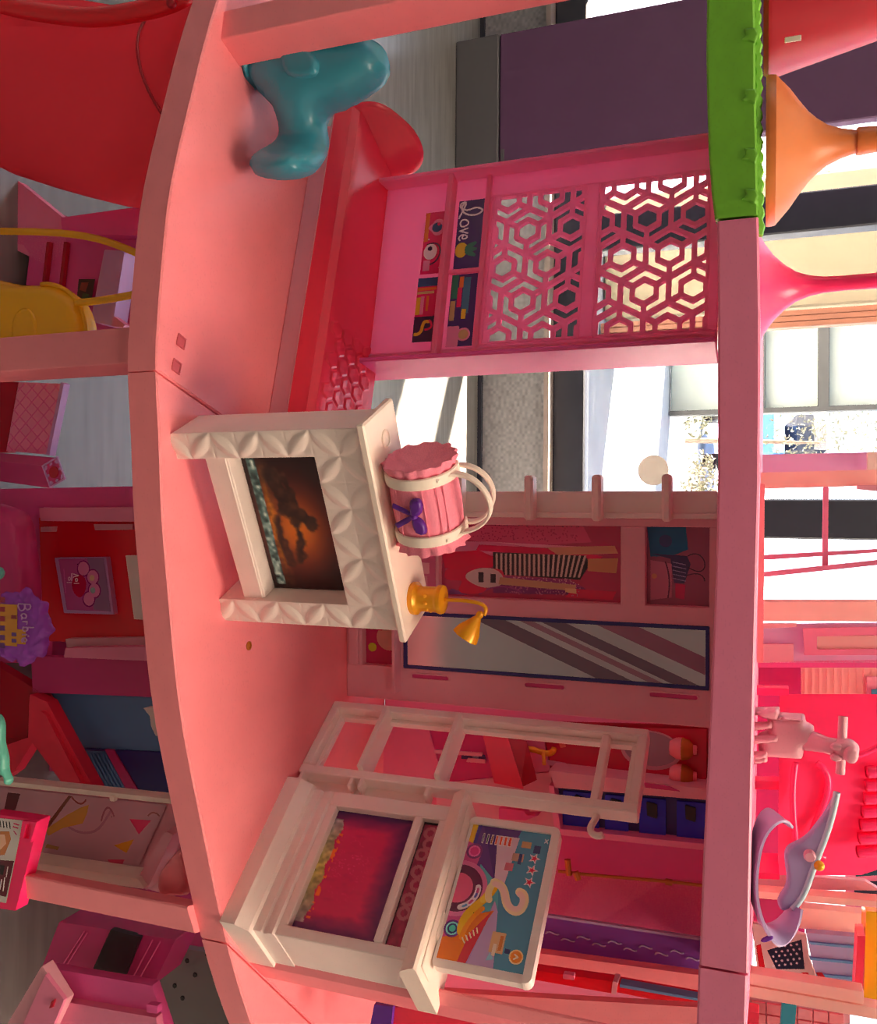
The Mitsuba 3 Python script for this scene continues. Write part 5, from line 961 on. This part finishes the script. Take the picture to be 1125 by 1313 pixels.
hd = part(hs, 'head', fh.put(pillow(Polygon(spline(fh.pxs([(1064, 944), (1074, 940), (1088, 941), (1098, 948), (1100, 957), (1094, 965), (1084, 968), (1074, 965), (1066, 958)]), 50, True)), .016, .006, h=.0012), .013), 'rose', smooth=True)
part(hd, 'muzzle', fh.put(pillow(ell(*fh.px(1088, 957), .0052, .0042), .006, .003, h=.0008), .021), 'rose', smooth=True)
for y in (948, 961): part(hd, 'ear', fh.put(pillow(ell(*fh.px(1070, y), .0026, .0036), .006, .002, h=.0007), .019), 'rose', smooth=True)
part(hs, 'handle_bar', tube([fh.p(*fh.px(1080, 914), .010), fh.p(*fh.px(1078, 945), .012), fh.p(*fh.px(1076, 986), .010)], .0028, 9), 'rose', smooth=True)
part(hs, 'seat_flap', fh.put(pillow(fhp([(968, 908), (996, 902), (1000, 908), (998, 914), (1030, 914), (1030, 920), (980, 916)]).buffer(-.0006).buffer(.0006), .008, .002, h=.001), .012), 'rose', smooth=60)
# lavender hammock seat
lv = thing('lavender_hammock', 'lavender plastic crescent seat with a curved loop hanging over the edge of the upper floor', 'hammock'); fl = front(.572)
blade = Polygon(spline(fl.pxs([(1077, 1036), (1066, 1052), (1048, 1078), (1030, 1096), (1010, 1108), (1008, 1132), (1008, 1160), (998, 1184), (1004, 1194), (1016, 1190), (1036, 1172), (1046, 1140), (1058, 1112), (1070, 1080), (1078, 1050)]), 100, True))
part(lv, 'plate', fl.put(pillow(blade, .006, .0025, h=.0016), -.03), 'lavender', smooth=50)
loop = [(1002, 1056, -.01), (991, 1052, -.004), (976, 1064, .004), (968, 1092, .008), (966, 1120, .009), (971, 1158, .008), (981, 1186, .002), (994, 1206, -.012), (1008, 1206, -.022), (1022, 1190, -.03)]
lpth = spline([fl.p(*fl.px(x, y), c) for x, y, c in loop], 60)
part(lv, 'loop', tube(lpth, 0, 10, flat=(.0014, .0105), up=(0, -1, .25)), 'lavender', smooth=50)
part(lv, 'edge', tube(spline([fl.p(*fl.px(x, y), -.028) for x, y in [(1078, 1034), (1072, 1062), (1060, 1100), (1046, 1136), (1034, 1168), (1018, 1190)]], 40), .0022, 8), 'pale_edge', 'pale blue edge', smooth=True)
part(lv, 'slot', fl.put(pillow(ell(*fl.px(984, 1192), .0016, .004, 30), .002, .001, h=.0006), .0125), 'purple')
part(lv, 'pin', lathe([(0, 0), (.0036, 0), (.0036, .004), (.0028, .006), (0, .006)], fl.p(*fl.px(1041, 1117), -.028), (0, -1, 0), 18), 'rose', 'pink pin', smooth=40)
part(lv, 'pin', trimesh.creation.icosphere(2, .0032).apply_translation(fl.p(*fl.px(1054, 1131), -.026)), 'gold', smooth=True)
# flag cushion and siding
fc = thing('flag_cloth', 'small cloth printed with a striped and starred flag on the upper floor at the right', 'flag'); fF = front(.72)
def FF(p): return Polygon(fF.pxs(p))
cloth = [(964, 1180), (1034, 1196), (1038, 1226), (1052, 1262), (1010, 1262), (972, 1250)]
part(fc, 'cloth', fF.put(pillow(FF(cloth), .006, .002, h=.0022)), 'white', smooth=True)
it = [(FF(cloth).buffer(-.0006), (220, 206, 200)), (FF([(984, 1216), (1028, 1202), (1032, 1240), (996, 1240)]), (24, 24, 54))]
for k in range(5): x = 974 + 18 * k; it.append((FF([(x, 1244), (x + 8, 1244), (x + 20, 1262), (x + 11, 1262)]), (196, 20, 40)))
it += [(FF([(970, 1210), (976, 1208), (982, 1242), (974, 1240)]), (196, 20, 40))]
it += [(star_, (230, 220, 226)) for star_ in [disc(*fF.px(992 + 7.5 * i + 3.5 * (j % 2), 1236 - 6 * j - i * .9), .0009, 2) for i in range(5) for j in range(5)]]
decal(fc, 'flag_print', fF, it, .0033, 'dark blue canton with white stars, red and white stripes')
sd = part(H, 'siding', fq([(1034, 1196), (1103, 1202), (1103, 1275), (1048, 1262)], .77, .008), 'lavender', 'pale grey siding boards')
for k in range(4): y = 1208 + 20 * k; part(sd, 'board_gap', fq([(1038, y), (1102, y + 6), (1102, y + 9), (1040, y + 3)], .768, .004), 'slate')
yb = thing('yellow_block', 'yellow block on the upper floor at the right edge of the picture', 'block'); scene[yb] = mikit.ply(fq([(1111, 1168), (1140, 1170), (1140, 1300), (1108, 1296)], .70, .03, .001), 'yellow')
rl = thing('peach_railing', 'peach plastic railing along the upper floor at the right', 'railing')
for q_ in ([(962, 1142), (1130, 1156), (1130, 1164), (962, 1151)], [(962, 1248), (1108, 1272), (1108, 1288), (962, 1262)], [(960, 1264), (1130, 1294), (1130, 1308), (960, 1278)]): part(rl, 'bar', fq(q_, .66, .012, .001), 'peach_thin')
part(rl, 'panel', fq([(1028, 1164), (1110, 1172), (1106, 1202), (1024, 1190)], .78, .012), 'peach_thin'); part(rl, 'end_bar', fq([(1100, 1200), (1110, 1200), (1106, 1280), (1096, 1278)], .69, .02), 'coral_red'); part(rl, 'clear_plate', fq([(964, 1118), (1110, 1130), (1130, 1142), (962, 1140)], .73, .006), 'rose')
gw = part(H, 'upper_tile_wall', fq([(960, 1278), (1090, 1296), (1090, 1335), (956, 1335)], .70, .01), 'rose', 'pale tiled wall')
for i in range(6):
    for j in range(2): part(gw, 'tile', fq([(964 + 20 * i, 1284 + 3 * i + 15 * j), (982 + 20 * i, 1287 + 3 * i + 15 * j), (982 + 20 * i, 1300 + 3 * i + 15 * j), (964 + 20 * i, 1297 + 3 * i + 15 * j)], .698, .003, .0005), 'salmon')
obj('teal_block', fq([(1003, 1286), (1022, 1289), (1018, 1330), (1000, 1330)], .68, .012, .001), 'teal', 'teal block at the bottom edge of the picture on the upper floor', 'block')
obj('red_block', fq([(958, 1296), (974, 1299), (972, 1330), (954, 1330)], .66, .012, .001), 'coral_red', 'small red block at the bottom edge on the upper floor', 'block')
